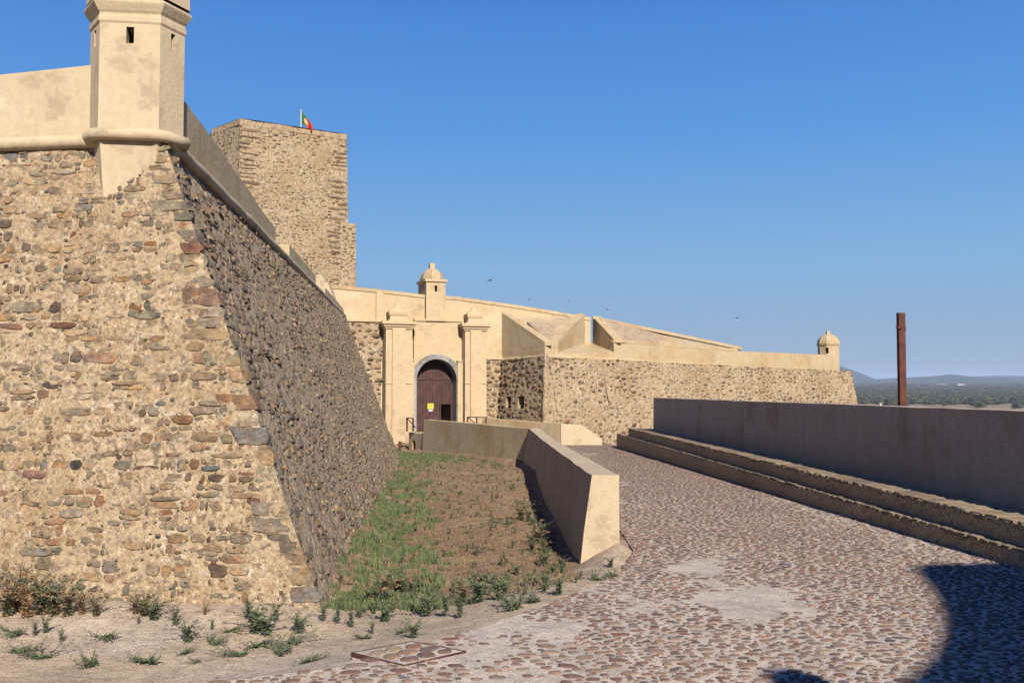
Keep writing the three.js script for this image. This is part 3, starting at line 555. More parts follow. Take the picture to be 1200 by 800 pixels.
{
  const { cx, R, spring, bot } = arch; const ring = 0.22;
  const cut = (rad) => { const h = new THREE.Path(); h.moveTo(cx - rad, bot - 0.01); h.lineTo(cx + rad, bot - 0.01); h.lineTo(cx + rad, spring); h.absarc(cx, spring, rad, 0, Math.PI, false); h.lineTo(cx - rad, bot - 0.01); return h; };
  const top = [[372, 333], [395, 335], [440, 339], [495, 345.5], [535, 348], [600, 357], [650, 365], [692, 372.5]].map(p => gl(p[0], p[1]));
  const outline = [...top]; outline.reverse(); outline.unshift([top[top.length - 1][0], -2.6]); outline.unshift([top[0][0], -2.6]);
  const sh = shapeFrom(outline); sh.holes.push(cut(R + 0.02));
  part('wall', extr(sh, 0.9, -0.9), M.gatePlaster, gate);
  // coping line
  const cop = [...top.map(([x, y]) => [x, y + 0.02]), ...top.slice().reverse().map(([x, y]) => [x, y - 0.13])];
  part('coping', extr(shapeFrom(cop), 0.97, -0.93), M.farPlaster, gate);
  // central panel
  const pl = gl(485, 400, 0.2)[0], prr = gl(541, 400, 0.2)[0], py = gl(511, 376.5, 0.2)[1];
  const panel = shapeFrom([[pl, -2], [prr, -2], [prr, py], [pl, py]]); panel.holes.push(cut(R + 0.03));
  part('panel', extr(panel, 0.2, 0), M.gatePlaster, gate);
  part('ledge', boxGeo(prr - pl, 0.1, 0.26, (pl + prr) / 2, py + 0.05, 0.13), M.gatePlaster, gate);
  // pilasters
  for (const [a, b, yc, side] of [[452, 483, 379, -1], [545, 570, 381.5, 1]]) {
    const z = 0.75, xl = gl(a, 420, z)[0], xr = gl(b, 420, z)[0], yt = gl((a + b) / 2, yc + 6, z)[1], w = xr - xl, xc = (xl + xr) / 2;
    const pier = part('pilaster', mergeGeometries([boxGeo(w, yt + 2, z, xc, (yt - 2) / 2, z / 2), boxGeo(w * 0.5, yt + 2.2, 0.1, xc - w * 0.02, (yt - 2.2) / 2, z + 0.05)].map(g => g)), M.gatePlaster, gate);
    for (const [dy, e, hh] of [[0.0, 0.06, 0.08], [0.09, 0.12, 0.1], [0.2, 0.2, 0.12]]) part('cornice', boxGeo(w + e * 2, hh, z + e, xc, yt + dy + hh / 2, (z + e) / 2 + 0.001), M.gatePlaster, pier);
    const fin = [[1.0, 0], [0.98, 0.05], [0.8, 0.1], [0.74, 0.3], [0.86, 0.42], [0.88, 0.56], [0.66, 0.68], [0.36, 0.76], [0.2, 0.86], [0.06, 1.06], [0.0, 1.1]].map(([k, y]) => { const q = k * w * 0.42, zz = k * z * 0.46; return [V3(xc - q, yt + 0.32 + y * 0.8, z / 2 + zz), V3(xc + q, yt + 0.32 + y * 0.8, z / 2 + zz), V3(xc + q, yt + 0.32 + y * 0.8, z / 2 - zz), V3(xc - q, yt + 0.32 + y * 0.8, z / 2 - zz)]; });
    part('finial', loftRings(fin, 0.5, 0.003), M.gatePlaster, pier);
    const ys = gl((a + b) / 2, 449, z)[1]; part('band', boxGeo(w + 0.02, 0.05, 0.06, xc, ys, z + 0.005), M.gatePlaster, pier);
    // shallow inner strip beside the arch with its own ledge
    const ia = side < 0 ? gl(482, 450, 0.45)[0] : gl(537, 450, 0.45)[0], yi = gl(511, side < 0 ? 422.5 : 423.5, 0.45)[1], iw = 0.42, ix = side < 0 ? ia - 0.06 : ia + 0.2;
    part('strip', boxGeo(iw, yi + 2, 0.38, ix, (yi - 2) / 2, 0.19), M.gatePlaster, gate);
    part('ledge', boxGeo(iw + 0.03, 0.07, 0.42, ix, yi + 0.03, 0.21), M.gatePlaster, gate);
  }
  // arch stones
  const rng = RNG(5), N = 13;
  for (let i = 0; i < N; i++) { const a0 = Math.PI * i / N + 0.006, a1 = Math.PI * (i + 1) / N - 0.006, s = new THREE.Shape(); s.moveTo(cx + R * Math.cos(a0), spring + R * Math.sin(a0)); s.absarc(cx, spring, R + ring, a0, a1, false); s.absarc(cx, spring, R, a1, a0, true); part('arch_stone', extr(s, 0.82, -0.55 + rng() * 0.02, 0.008), M.granite, gate); }
  for (const sd of [-1, 1]) { let y = bot; while (y < spring - 0.05) { const hh = Math.min(0.42 + rng() * 0.2, spring - y); part('arch_stone', boxGeo(ring, hh - 0.015, 0.84, cx + sd * (R + ring / 2), y + hh / 2, -0.14 + rng() * 0.02), M.granite, gate); y += hh; } }
  // door of planks in two leaves, with the wicket left open
  const door = new THREE.Group(); door.name = 'door'; gate.add(door);
  const np = 12, zd = -0.42, wl = gl(516.5, 480, zd)[0], wr = gl(528, 480, zd)[0], wt = gl(520, 473.5, zd)[1];
  const edges = []; for (let i = 0; i <= np; i++) edges.push(cx - R + 2 * R * i / np);
  const all = [...edges, wl, wr].sort((a, b) => a - b);
  for (let i = 0; i < all.length - 1; i++) { const x0 = all[i] + 0.006, x1 = all[i + 1] - 0.006; if (x1 - x0 < 0.02) continue; const yt = x => spring + Math.sqrt(Math.max(0, R * R - (x - cx) ** 2)); const xm = (x0 + x1) / 2, low = xm > wl && xm < wr ? wt : bot; part('plank', extr(shapeFrom([[x0, low], [x1, low], [x1, yt(x1)], [xm, yt(xm)], [x0, yt(x0)]]), 0.07, zd - 0.07 - rng() * 0.012), M.wood, door); }
  part('rail', boxGeo(2 * R - 0.02, 0.09, 0.03, cx, spring + 0.04, zd + 0.012), M.wood, door);
  part('wicket_frame', boxGeo(0.05, wt - bot, 0.05, wr + 0.03, (wt + bot) / 2, zd + 0.01), M.wood, door);
  part('wicket_frame', boxGeo(0.05, wt - bot, 0.05, wl - 0.03, (wt + bot) / 2, zd + 0.01), M.wood, door);
  // passage behind the door
  part('passage', mergeGeometries([boxGeo(0.2, 7, 6, cx - R - 0.35, 1, -4.1), boxGeo(0.2, 7, 6, cx + R + 0.35, 1, -4.1), boxGeo(3.4, 7, 0.2, cx, 1, -7.2), boxGeo(3.4, 0.2, 6.2, cx, 4.0, -4.1), boxGeo(3.4, 0.2, 6.2, cx, -1.75, -4.1)]), M.gatePlaster, gate);
  // small dark putlog holes
  // string course, corner strip and rubble left of the gate
  const la = gl(380, 376)[0], lb = gl(446, 376)[0], ly = gl(420, 375.5)[1];
  part('string_course', boxGeo(lb - la, 0.1, 0.18, (la + lb) / 2, ly, 0.09), M.gatePlaster, gate);
  const sx = gl(444.5, 360, 0.1)[0]; part('strip', boxGeo(0.3, gl(444, 341)[1] - ly, 0.14, sx, (gl(444, 341)[1] + ly) / 2, 0.07), M.gatePlaster, gate);
  const ra = gl(569, 420)[0], rb = gl(600, 420)[0], ry = gl(580, 420)[1];
  const rngS = RNG(61), acc = newAcc();
  for (const [x0, x1, y1] of [[la, lb, ly - 0.04], [ra, rb, ry - 0.04]]) {
    const fr = frame(V3(x0, -2.2, 0.1), V3(1, 0, 0), V3(0, 1, 0)); const poly = [[0, 0], [x1 - x0, 0], [x1 - x0, y1 + 2.2], [0, y1 + 2.2]];
    part('rubble_wall', faceSkin(fr, poly, 0.2, 0.06, 2), M.farMortar, gate);
    for (const st of packStones(rngS, poly, [[260, 0.14, 0.22, 0.4, 0.7], [1600, 0.07, 0.14, 0.4, 0.8]], 0.05)) stoneData(fr, st, 0.02 + rngS() * 0.05, dusty(pick(rngS, { tan: 5, ochre: 3, cream: 3, brown: 1.5, red: 0.8, dark: 0.5, grey: 2 }), DUSTF, 0.3 + rngS() * 0.5), rngS, 7, 2, acc);
  }
  const st = part('stones', accGeo(acc), M.farStone, gate); st.userData.kind = 'stuff';
  part('string_course', boxGeo(rb - ra, 0.1, 0.18, (ra + rb) / 2, ry, 0.09), M.gatePlaster, gate);
  part('threshold', boxGeo(2 * R + 0.6, 0.5, 1.6, cx, hp(43.5) - 0.22, 0.1), M.granite, gate);
}
{ // notices on the door
  const z = -0.385, a = gl(500.8, 472.6, z), b = gl(508, 479, z), c = gl(502.2, 479.6, z), e = gl(506.8, 482, z);
  const sheet = (p, q, col, label) => { const w = q[0] - p[0], h = p[1] - q[1], o = gw((p[0] + q[0]) / 2, (p[1] + q[1]) / 2, z);
    const m = solo('notice', new THREE.BoxGeometry(w, h, 0.008), std({ color: new THREE.Color().setRGB(...col), roughness: 0.6 }), label, 'notice'); m.position.copy(o); m.rotation.y = GPHI; return [m, w, h]; };
  const [y, w, h] = sheet(a, b, [0.8, 0.68, 0.06], 'square yellow notice fixed to the brown gate door');
  for (let i = 0; i < 3; i++) part('print_line', boxGeo(w * (0.7 - 0.12 * i), 0.018, 0.002, -w * 0.03, h * (0.22 - 0.2 * i), 0.0055), std({ color: new THREE.Color().setRGB(0.35, 0.3, 0.05) }), y);
  sheet(c, e, [0.75, 0.75, 0.72], 'small white paper under the yellow notice');
}
{ // turret above the gate
  const z = 0.3, xl = gl(499.5, 350, z)[0], xr = gl(522, 350, z)[0], w = xr - xl, xc = (xl + xr) / 2, yb = gl(511, 376, z)[1], yd = gl(511, 330, z)[1], yt = gl(506, 313, 0)[1];
  const tur = thing('sentry_turret', 'small square domed turret standing over the arched gateway', 'turret', gw(xc, yb, 0)); tur.rotation.y = GPHI;
  const bx0 = boxGeo(w, yd - yb, 1.5, 0, (yd - yb) / 2, z - 0.75), sy = gl(511, 338, z)[1] - yb;
  part('body', carve(bx0, [boxGeo(w * 0.6, 0.9, 1.0, 0, yd - yb - 0.6, z - 0.75), boxGeo(0.12, 0.28, 0.8, 0.0, sy, z)]), M.gatePlaster, tur);
  part('cornice', boxGeo(w + 0.14, 0.12, 1.64, 0, yd - yb + 0.06, z - 0.75), M.gatePlaster, tur);
  const rings = []; for (let i = 0; i <= 8; i++) { const a = i / 8 * 1.5, k = Math.cos(a), y = yd - yb + 0.12 + (yt - yd - 0.12) * Math.sin(a); const q = (w + 0.1) / 2 * k, e = 0.8 * k; const r = []; for (let j = 0; j < 8; j++) { const t = j / 8 * 6.2832 + Math.PI / 8, c = Math.cos(t), s = Math.sin(t), m = Math.max(Math.abs(c), Math.abs(s)); r.push(V3(q * c / m * 0.99, y, z - 0.75 - e * s / m)); } rings.push(r); }
  const dm = part('dome', loftRings(rings, 0.4, 0.004), M.farPlaster, tur); part('finial', boxGeo(0.24, 0.3, 0.24, 0, yt - yb + 0.08, z - 0.75), M.farPlaster, dm);
}

// ================================================================== RIGHT BASTION
const rb = thing('bastion', 'long low rubble bastion with plastered embrasures and a small end turret beyond the ramp', 'bastion', P(640, 417, 41.5));
{
  const rng = RNG(321), C = P(640, 417.5, 41.5), E = P(984, 437, 60), J = P(588, 422, 44.5);
  const Cb = P(638, 530, 40.75), Eb = P(996, 478, 59.4); Eb.y = Cb.y - 0.3; const Jb = V3(J.x - 0.25, Cb.y, J.z + 0.3);
  { const q = P(993.5, 470, 59.5); Eb.x = q.x + 0.9; }
  const frM = frame(Cb, Eb.clone().sub(Cb).setY(0), V3().subVectors(C, Cb)), polyM = asPolyPts(frM, [Cb, Eb, E, C]);
  const frL = frame(Jb, Cb.clone().sub(Jb).setY(0), V3().subVectors(J, Jb)), polyL = asPolyPts(frL, [Jb, Cb, C, J]);
  part('face_wall', rel(faceSkin(frM, polyM, 0.3, 0.07, 1.6), rb), M.farMortar, rb);
  // two gun ports in the flank
  const [s0, t0] = [0, 0], holes = []; const px2 = [[592.5, 465, 599.5, 478], [606.5, 465.5, 615, 479]];
  const toFace = (px, py) => { const [a, b] = ray(px, py), dir = V3(a, b, -1), o = V3(0, EYE, 0); const t = frL.o.clone().sub(o).dot(frL.N) / dir.dot(frL.N); return frL.st(o.addScaledVector(dir, t)); };
  for (const [x0, y0, x1, y1] of px2) { const a = toFace(x0, y1), b = toFace(x1, y0); const [bl, br, tr, tl] = polyL; const vv = t => (t - bl[1]) / (tl[1] - bl[1]); const uu = (s, v) => { const l = lerp(bl[0], tl[0], v), r = lerp(br[0], tr[0], v); return (s - l) / (r - l); }; const v0 = vv(a[1]), v1 = vv(b[1]); holes.push([a[0], b[0], a[1], b[1], uu(a[0], (v0 + v1) / 2), uu(b[0], (v0 + v1) / 2), v0, v1]); }
  part('flank_wall', rel(faceSkin(frL, polyL, 0.25, 0.05, 1.6, holes), rb), M.farMortar, rb);
  for (const h of holes) { const g = []; const q = (s, t, n) => frL.p(s, t, n), [a, b, c, d] = h, e = 0.03; const ds = 0.0; 
    g.push(quadGrid(q(a - e, c - e, 0.0), q(a - e, d + e, 0.0), q(a - e, d + e, -0.9), q(a - e, c - e, -0.9), 0.3, 0.01), quadGrid(q(b + e, c - e, 0.0), q(b + e, d + e, 0), q(b + e, d + e, -0.9), q(b + e, c - e, -0.9), 0.3, 0.01), quadGrid(q(a - e, c - e, 0), q(b + e, c - e, 0), q(b + e, c - e, -0.9), q(a - e, c - e, -0.9), 0.3, 0.01), quadGrid(q(a - e, d + e, 0), q(b + e, d + e, 0), q(b + e, d + e, -0.9), q(a - e, d + e, -0.9), 0.3, 0.01), quadGrid(q(a - e, c - e, -0.9), q(b + e, c - e, -0.9), q(b + e, d + e, -0.9), q(a - e, d + e, -0.9), 0.3, 0.01));
    part('gun_port', rel(mergeGeometries(g), rb), M.farMortar, rb); }
  // core
  const inn = (p, a, b) => p.clone().add(V3(a, 0, b)); const backE = V3(E.x - 4, E.y - 0.1, E.z - 14), backJ = V3(J.x + 2, J.y - 0.1, J.z - 14);
  part('core', rel(prism([inn(Cb, 0.1, -1.6), inn(Eb, -0.7, -1.0), backE.clone().setY(Cb.y), backJ.clone().setY(Cb.y)], [inn(C, 0.1, -0.7).setY(C.y - 0.05), inn(E, -0.4, -0.5).setY(E.y - 0.05), backE, backJ], 4, 0), rb), M.farMortar, rb);
  { // end face turning away at the far arris
    part('end_wall', rel(quadGrid(Eb, backE.clone().setY(Cb.y).add(V3(5, 0, 0)), backE.clone().add(V3(4, 0, 0)), E, 1, 0.04), rb), M.farMortar, rb); }
  // stones: dense large ones near the corner, thinner courses further along
  const acc = newAcc(), individual = [];
  const w = { tan: 3, ochre: 2.2, brown: 3, red: 1.6, plum: 1.4, dark: 1.1, grey: 1.4, cream: 1.6, green: 0.8 };
  const lm = polyM[1][0];
  const sM = packStones(rng, polyM, [[2200, 0.13, 0.22, 0.28, 0.55], [16000, 0.07, 0.13, 0.3, 0.6], [20000, 0.04, 0.07, 0.4, 0.8]], 0.05);
  for (const st of sM) { const flat = st.s > 6.5 && st.s < lm - 12 ? 0.62 : 1; st.b *= flat; if (rng() < 0.12) continue; stoneData(frM, st, -0.01 + rng() * 0.05, dusty(pick(rng, w), DUSTF, (st.s < 6 ? 0.15 : 0.25) + rng() * 0.55), rng, 7, 2, acc); }
  const sL = packStones(rng, polyL, [[500, 0.12, 0.2, 0.4, 0.8], [2400, 0.06, 0.12, 0.4, 0.8]], 0.05);
  for (const st of sL) { if (holes.some(h => st.s > h[0] - st.a && st.s < h[1] + st.a && st.t > h[2] - st.b && st.t < h[3] + st.b)) continue; stoneData(frL, st, 0.02 + rng() * 0.05, dusty(pick(rng, w), DUSTF, 0.2 + rng() * 0.5), rng, 7, 2, acc); }
  const sm = part('stones', rel(accGeo(acc), rb), M.farStone, rb); sm.userData.kind = 'stuff';
  part('corner', rel(roughTube([Cb.clone(), C.clone()], 0.13, 0.05, 8), rb), M.farMortar, rb);
  // mortar seams running up the face
  for (const [x0, y0, x1, y1, d] of [[644.5, 420, 655, 486, 41.3], [707, 424, 714, 470, 43.6]]) { const q0 = toM(x0, y0), q1 = toM(x1, y1), wd = 0.11; part('mortar_seam', rel(quadGrid(frM.p(q1[0] - wd, q1[1], 0.05), frM.p(q1[0] + wd, q1[1], 0.05), frM.p(q0[0] + wd, q0[1], 0.05), frM.p(q0[0] - wd, q0[1], 0.05), 0.2, 0.05), rb), M.farMortar, rb); }
  function toM(px, py) { const [a, b] = ray(px, py), dir = V3(a, b, -1), o = V3(0, EYE, 0); const t = frM.o.clone().sub(o).dot(frM.N) / dir.dot(frM.N); return frM.st(o.addScaledVector(dir, t)); }
  part('cord_moulding', rel(roughTube([C, E].map(p => p.clone()), 0.1, 0.02, 8), rb), M.farPlaster, rb);
  part('cord_moulding', rel(roughTube([J, C].map(p => p.clone()), 0.1, 0.02, 8), rb), M.farPlaster, rb);
  // merlon beside the gate: wedge with a sloping top framed by copings round packed earth
  const mp = (px, py, d) => P(px, py, d), dn = (p, y) => V3(p.x, y, p.z);
  const onC = t => C.clone().lerp(E, t);
  const A = mp(588, 370, 44.6), C1 = dn(C, mp(634, 405, 41.5).y), C1p = V3(C.x - 0.06, C1.y, C.z), c2t = 0.028, C2 = dn(onC(c2t), mp(649, 404, 41.9).y), B = mp(685.5, 371.5, 46.1), yF = C.y - 0.05;
  part('merlon', rel(prism([dn(A, yF), dn(C1p, yF), dn(C2, yF), dn(B, yF)], [A, C1p, C2, B], 0.4, 0.012), rb), M.farPlaster, rb);
  // earth fill bounded by copings, slightly raised copings
  const cop = (p, q, wd, dx, dz) => { const o = V3(dx * wd, 0, dz * wd), h = V3(0, 0.16, 0); part('coping', rel(prism([p, q, q.clone().add(o), p.clone().add(o)], [p, q, q.clone().add(o), p.clone().add(o)].map(v => v.clone().add(h)), 0.5, 0.01), rb), M.farPlaster, rb); };
  const lift = p => p.clone().add(V3(0, 0.01, 0));
  cop(lift(A), lift(C1p), 0.4, 0.9, -0.1); cop(lift(C2), lift(B), 0.45, -0.9, -0.05);
  const soil = std({ map: rep(sandTex, 2), bumpMap: rep(sandBump, 1), bumpScale: 0.012, color: new THREE.Color().setRGB(0.7, 0.53, 0.35) });
  const tri = (a, b, c, d, h) => rel(prism([a, b, c, d], [a, b, c, d].map(v => v.clone().add(V3(0, h, 0))), 0.3, 0.03), rb);
  part('earth_fill', tri(lift(A).lerp(lift(C1p), 0.25).add(V3(0.7, 0.0, -0.1)), lift(C1p).add(V3(0.25, 0.16, -0.6)), lift(C2).add(V3(-0.15, 0.16, -0.6)), lift(B).lerp(lift(C2), 0.25).add(V3(-0.6, 0.02, 0.0)), 0.06), soil, rb);
  // embrasure sill
  const t2 = 0.172, S1 = dn(onC(t2), C.y), Bs = mp(690, 402, 46.3);
  part('sill', rel(prism([dn(C2, C.y - 0.3), dn(onC(t2 + 0.01), C.y - 0.45), dn(mp(700, 402, 47.6), C.y - 0.3), dn(B, C.y - 0.3)], [dn(C2, mp(649, 413, 41.9).y), dn(onC(t2 + 0.01), mp(720, 412, 44.7).y), mp(697, 402, 47.4), mp(684, 401, 46.1)], 0.4, 0.01), rb), M.farPlaster, rb);
  // long merlon with sloping earth top
  const tE = 0.565, I0 = mp(694.5, 374.5, 47), O0 = dn(onC(t2), mp(720, 401.5, 44.7).y), O1 = dn(onC(tE), mp(865, 412, 52).y), I1 = mp(868, 410, 54.2), yb = C.y - 0.6;
  part('merlon', rel(prism([dn(O0, yb), dn(O1, yb), dn(I1, yb), dn(I0, yb)], [O0, O1, I1, I0], 0.5, 0.015), rb), M.farPlaster, rb);
  cop(lift(I0), lift(O0), 0.5, 0.85, -0.2); cop(lift(I0).add(V3(0, 0, 0.3)), lift(I1).add(V3(0, 0, 0.3)), 0.5, 0.1, -0.9); cop(lift(O0), lift(O1), 0.3, -0.4, -0.7);
  part('earth_fill', tri(lift(O0).add(V3(0.3, 0.0, -0.2)), lift(O1).add(V3(-0.8, 0.0, -0.3)), lift(I1).add(V3(-1.2, 0, 0.2)), lift(I0).add(V3(0.35, 0, 0.15)), 0.09), soil, rb);
  // thin parapet on to the end turret
  const q0 = onC(tE - 0.01), q1 = onC(0.985), bk = V3(-0.5, 0, -0.5), top1 = mp(960, 416, 59.4).y;
  part('parapet', rel(prism([dn(q0, q0.y - 0.05), dn(q1, q1.y - 0.05), q1.clone().add(bk), q0.clone().add(bk)], [dn(q0, O1.y + 0.02), dn(q1, top1), dn(q1.clone().add(bk), top1 + 0.06), dn(q0.clone().add(bk), O1.y + 0.08)], 0.5, 0.02), rb), M.farPlaster, rb);
}
{ // end turret
  const c = P(971.5, 437, 60.2), R = 0.66, yT = c.y, yD = P(971, 403.5, 60).y, yA = P(971, 391, 60).y, tur = thing('sentry_turret', 'small domed sentry turret at the far tip of the long low bastion', 'turret', c.clone());
  const ring = (k) => { const r = []; for (let i = 0; i < 8; i++) { const a = i / 8 * 6.2832 + 0.32; r.push([c.x + R * k * Math.cos(a), -c.z + R * k * Math.sin(a)]); } return r; };
  const body = mergeVertices(prism(ringAt(ring(1), yT), ringAt(ring(1), yD), 2, 0)); const cav = prism(ringAt(ring(0.7), yT + 0.3), ringAt(ring(0.7), yD - 0.05), 5, 0);
  part('body', rel(carve(body, [cav, boxGeo(0.16, 0.38, 1.2, P(970, 410.5, 59.6).x, P(970, 410.5, 59.6).y, c.z + 0.5)]), tur), M.farPlaster, tur);
  part('cornice', rel(prism(ringAt(ring(1.07), yD - 0.06), ringAt(ring(1.12), yD + 0.05), 2, 0), tur), M.farPlaster, tur);
  const dr = []; for (let i = 0; i <= 7; i++) { const a = i / 7 * 1.48; dr.push(ringAt(ring(1.06 * Math.cos(a)), yD + 0.05 + (yA - yD - 0.05) * Math.sin(a))); } const dm = part('dome', rel(loftRings(dr, 1, 0), tur), M.farPlaster, tur);
  part('finial', rel(boxGeo(0.2, 0.26, 0.2, c.x, yA + 0.06, c.z), tur), M.farPlaster, dm);
  part('cord_moulding', rel(roughTube([...ring(1.03), ring(1.03)[0]].map(([a, d]) => at(a, yT, d)), 0.11, 0.005, 8), tur), M.farPlaster, tur);
  const rk = ring(0.98); part('bracket', rel(prism(rk.map(([a, d]) => at(lerp(c.x + 0.25, a, 0.45), yT - 1.25, lerp(-c.z - 0.1, d, 0.4))), ringAt(rk, yT), 1, 0.02), tur), M.farPlaster, tur);
}

// ================================================================== KEEP
{
  const top = P(281, 139.5, 60).y, a = P(281, 139, 60), b = P(406.5, 157, 64), l = P(247.5, 151, 62.4);
  const keep = thing('keep_tower', 'tall square rubble keep tower flying a flag, rising behind the curtain wall', 'tower', V3(a.x, 0, a.z));
  const A = [a.x, -a.z], B = [b.x, -b.z], L = [l.x, -l.z], BB = [B[0] - 3.5, B[1] + 7], LL = [L[0] - 2, L[1] + 7], ring = [L, A, B, BB, LL];
  const wide = expand(ring, 0.32), rng = RNG(888), yb = 1.5, bot = P(411, 262, 64).y, acc = newAcc();
  part('core', rel(prism(ringAt(expand(wide, -0.3), yb), ringAt(expand(ring, -0.12), top - 0.15), 4, 0), keep), M.farMortar, keep);
  for (let k = 0; k < 5; k++) {
    const k2 = (k + 1) % 5, p0 = at(wide[k][0], yb, wide[k][1]), p1 = at(wide[k2][0], yb, wide[k2][1]), q1 = at(ring[k2][0], top, ring[k2][1]), q0 = at(ring[k][0], top, ring[k][1]);
    const fr = frame(p0, p1.clone().sub(p0), q0.clone().sub(p0)), poly = asPolyPts(fr, [p0, p1, q1, q0]);
    part('wall', rel(faceSkin(fr, poly, 0.3, 0.09, 1.2), keep), M.farMortar, keep);
    if (k > 1) continue;
    const st = packStones(rng, poly, [[k ? 2200 : 1000, 0.11, 0.22, 0.22, 0.45], [k ? 16000 : 8000, 0.06, 0.11, 0.3, 0.6]], 0.05);
    for (const s of st) { if (rng() < 0.25 || s.t > poly[2][1] - 0.3) continue; s.r *= 0.4; stoneData(fr, s, -0.01 + rng() * 0.05, dusty(pick(rng, { tan: 4, ochre: 2, brown: 3.2, red: 1.4, plum: 1, dark: 0.6, grey: 2.5, cream: 2 }), DUSTF, 0.4 + rng() * 0.45), rng, 6, 2, acc); }
    // quoin courses at the arrises
    if (k === 1) for (const e of [0, 1]) { let t = 0.2; while (t < poly[2][1] - 0.4) { const hq = 0.1 + rng() * 0.14, len = 0.35 + rng() * 0.5; const left = lerp(poly[0][0], poly[3][0], t / poly[2][1]), right = lerp(poly[1][0], poly[2][0], t / poly[2][1]); stoneData(fr, { s: e ? right - len * 0.95 : left + len * 0.95, t, a: len, b: hq * 0.5, r: 0 }, 0.02, dusty(pick(rng, { red: 2, brown: 3, tan: 2, plum: 1, ochre: 1 }), DUSTF, 0.3 + rng() * 0.4), rng, 8, 2, acc); t += hq + 0.1 + rng() * 0.2; } }
  }
  part('stones', rel(accGeo(acc), keep), M.farStone, keep).userData.kind = 'stuff';
  part('top_course', rel(prism(ringAt(expand(ring, -0.03), top - 0.35), ringAt(expand(ring, -0.04), top + 0.04), 0.25, 0.07), keep), M.farMortar, keep);
  // wider lower stage seen as a step on the right
  const s1 = [[B[0] - 1.5, B[1] - 0.85], [B[0] + 0.62, B[1] + 0.1], [BB[0] + 0.6, BB[1]], [BB[0] - 2, BB[1]]]; part('lower_stage', rel(prism(ringAt(expand(s1, 0.2), yb), ringAt(s1, bot), 0.5, 0.06), keep), M.farMortar, keep);
  { const acc2 = newAcc(), r2 = RNG(19), p0 = at(s1[0][0], yb, s1[0][1]), p1 = at(s1[1][0], yb, s1[1][1]), fr = frame(p0, p1.clone().sub(p0), V3(0, 1, 0)); const poly = [[1.0, 0], [2.45, 0], [2.3, bot - yb - 0.2], [1.0, bot - yb - 0.2]]; for (const s of packStones(r2, poly, [[400, 0.14, 0.24, 0.25, 0.4], [1500, 0.07, 0.13, 0.3, 0.6]], 0.06)) stoneData(fr, s, 0.06, dusty(pick(r2, { tan: 3, ochre: 2, brown: 3, red: 1.5, grey: 2 }), DUSTF, 0.35 + r2() * 0.4), r2, 6, 2, acc2); part('stones', rel(accGeo(acc2), keep), M.farStone, keep).userData.kind = 'stuff'; }
  // tuft of weed growing from the face
  const pole = P(352.6, 130, 62.6), foot = pole.clone().setY(top - 1.5);
  const fp = thing('flagpole', 'thin pale flagpole on top of the keep tower', 'flagpole', foot.clone());
  part('pole', new THREE.CylinderGeometry(0.045, 0.055, pole.y - foot.y, 10).translate(0, (pole.y - foot.y) / 2, 0), std({ color: new THREE.Color().setRGB(0.6, 0.6, 0.58), roughness: 0.5 }), fp);
  part('finial', new THREE.SphereGeometry(0.07, 10, 8).translate(0, pole.y - foot.y + 0.05, 0), std({ color: new THREE.Color().setRGB(0.6, 0.55, 0.3), roughness: 0.4 }), fp);
  // flag hanging in a fold
  const cv = document.createElement('canvas'); cv.width = 300; cv.height = 200; const x = cv.getContext('2d'); x.fillStyle = '#046a38'; x.fillRect(0, 0, 120, 200); x.fillStyle = '#da291c'; x.fillRect(120, 0, 180, 200);
  x.strokeStyle = '#ffe12d'; x.lineWidth = 9; x.beginPath(); x.arc(120, 100, 46, 0, 7); x.stroke(); x.beginPath(); x.ellipse(120, 100, 46, 18, 0.4, 0, 7); x.stroke(); x.beginPath(); x.ellipse(120, 100, 46, 18, -0.9, 0, 7); x.stroke();
  x.fillStyle = '#da291c'; x.beginPath(); x.moveTo(94, 70); x.lineTo(146, 70); x.lineTo(146, 105); x.quadraticCurveTo(144, 132, 120, 136); x.quadraticCurveTo(96, 132, 94, 105); x.fill();
  x.fillStyle = '#ffffff'; x.beginPath(); x.moveTo(102, 78); x.lineTo(138, 78); x.lineTo(138, 104); x.quadraticCurveTo(136, 124, 120, 128); x.quadraticCurveTo(104, 124, 102, 104); x.fill();
  x.fillStyle = '#003399'; for (const [cx, cy] of [[120, 86], [109, 99], [120, 100], [131, 99], [120, 114]]) x.fillRect(cx - 4, cy - 5, 8, 10);
  const ft = new THREE.CanvasTexture(cv); ft.colorSpace = THREE.SRGBColorSpace;
  const nx = 24, ny = 14, pos = [], uv = [], idx = []; const W = 1.45, H = 1.0;
  for (let j = 0; j <= ny; j++) for (let i = 0; i <= nx; i++) { const u = i / nx, v = j / ny; const sag = u * u * 0.15 + u * 0.62; const X = W * (u * 0.64) , Y = v * H * (1 - u * 0.5) - sag * 0.95 + (1 - v) * 0; pos.push(X + 0.05, Y, 0.16 * Math.sin(u * 8 + v * 1.5) * u + 0.06 * Math.sin(u * 17 - v * 3) * u); uv.push(u, v); }
  for (let j = 0; j < ny; j++) for (let i = 0; i < nx; i++) { const q = j * (nx + 1) + i; idx.push(q, q + 1, q + nx + 2, q, q + nx + 2, q + nx + 1); }
  const fm = solo('flag', geoFrom(pos, uv, idx), std({ map: ft, side: THREE.DoubleSide, roughness: 0.8 }), 'green and red national flag drooping from the pole on the keep', 'flag'); fm.scale.setScalar(0.82); fm.position.set(pole.x, pole.y - 0.84, pole.z);
}

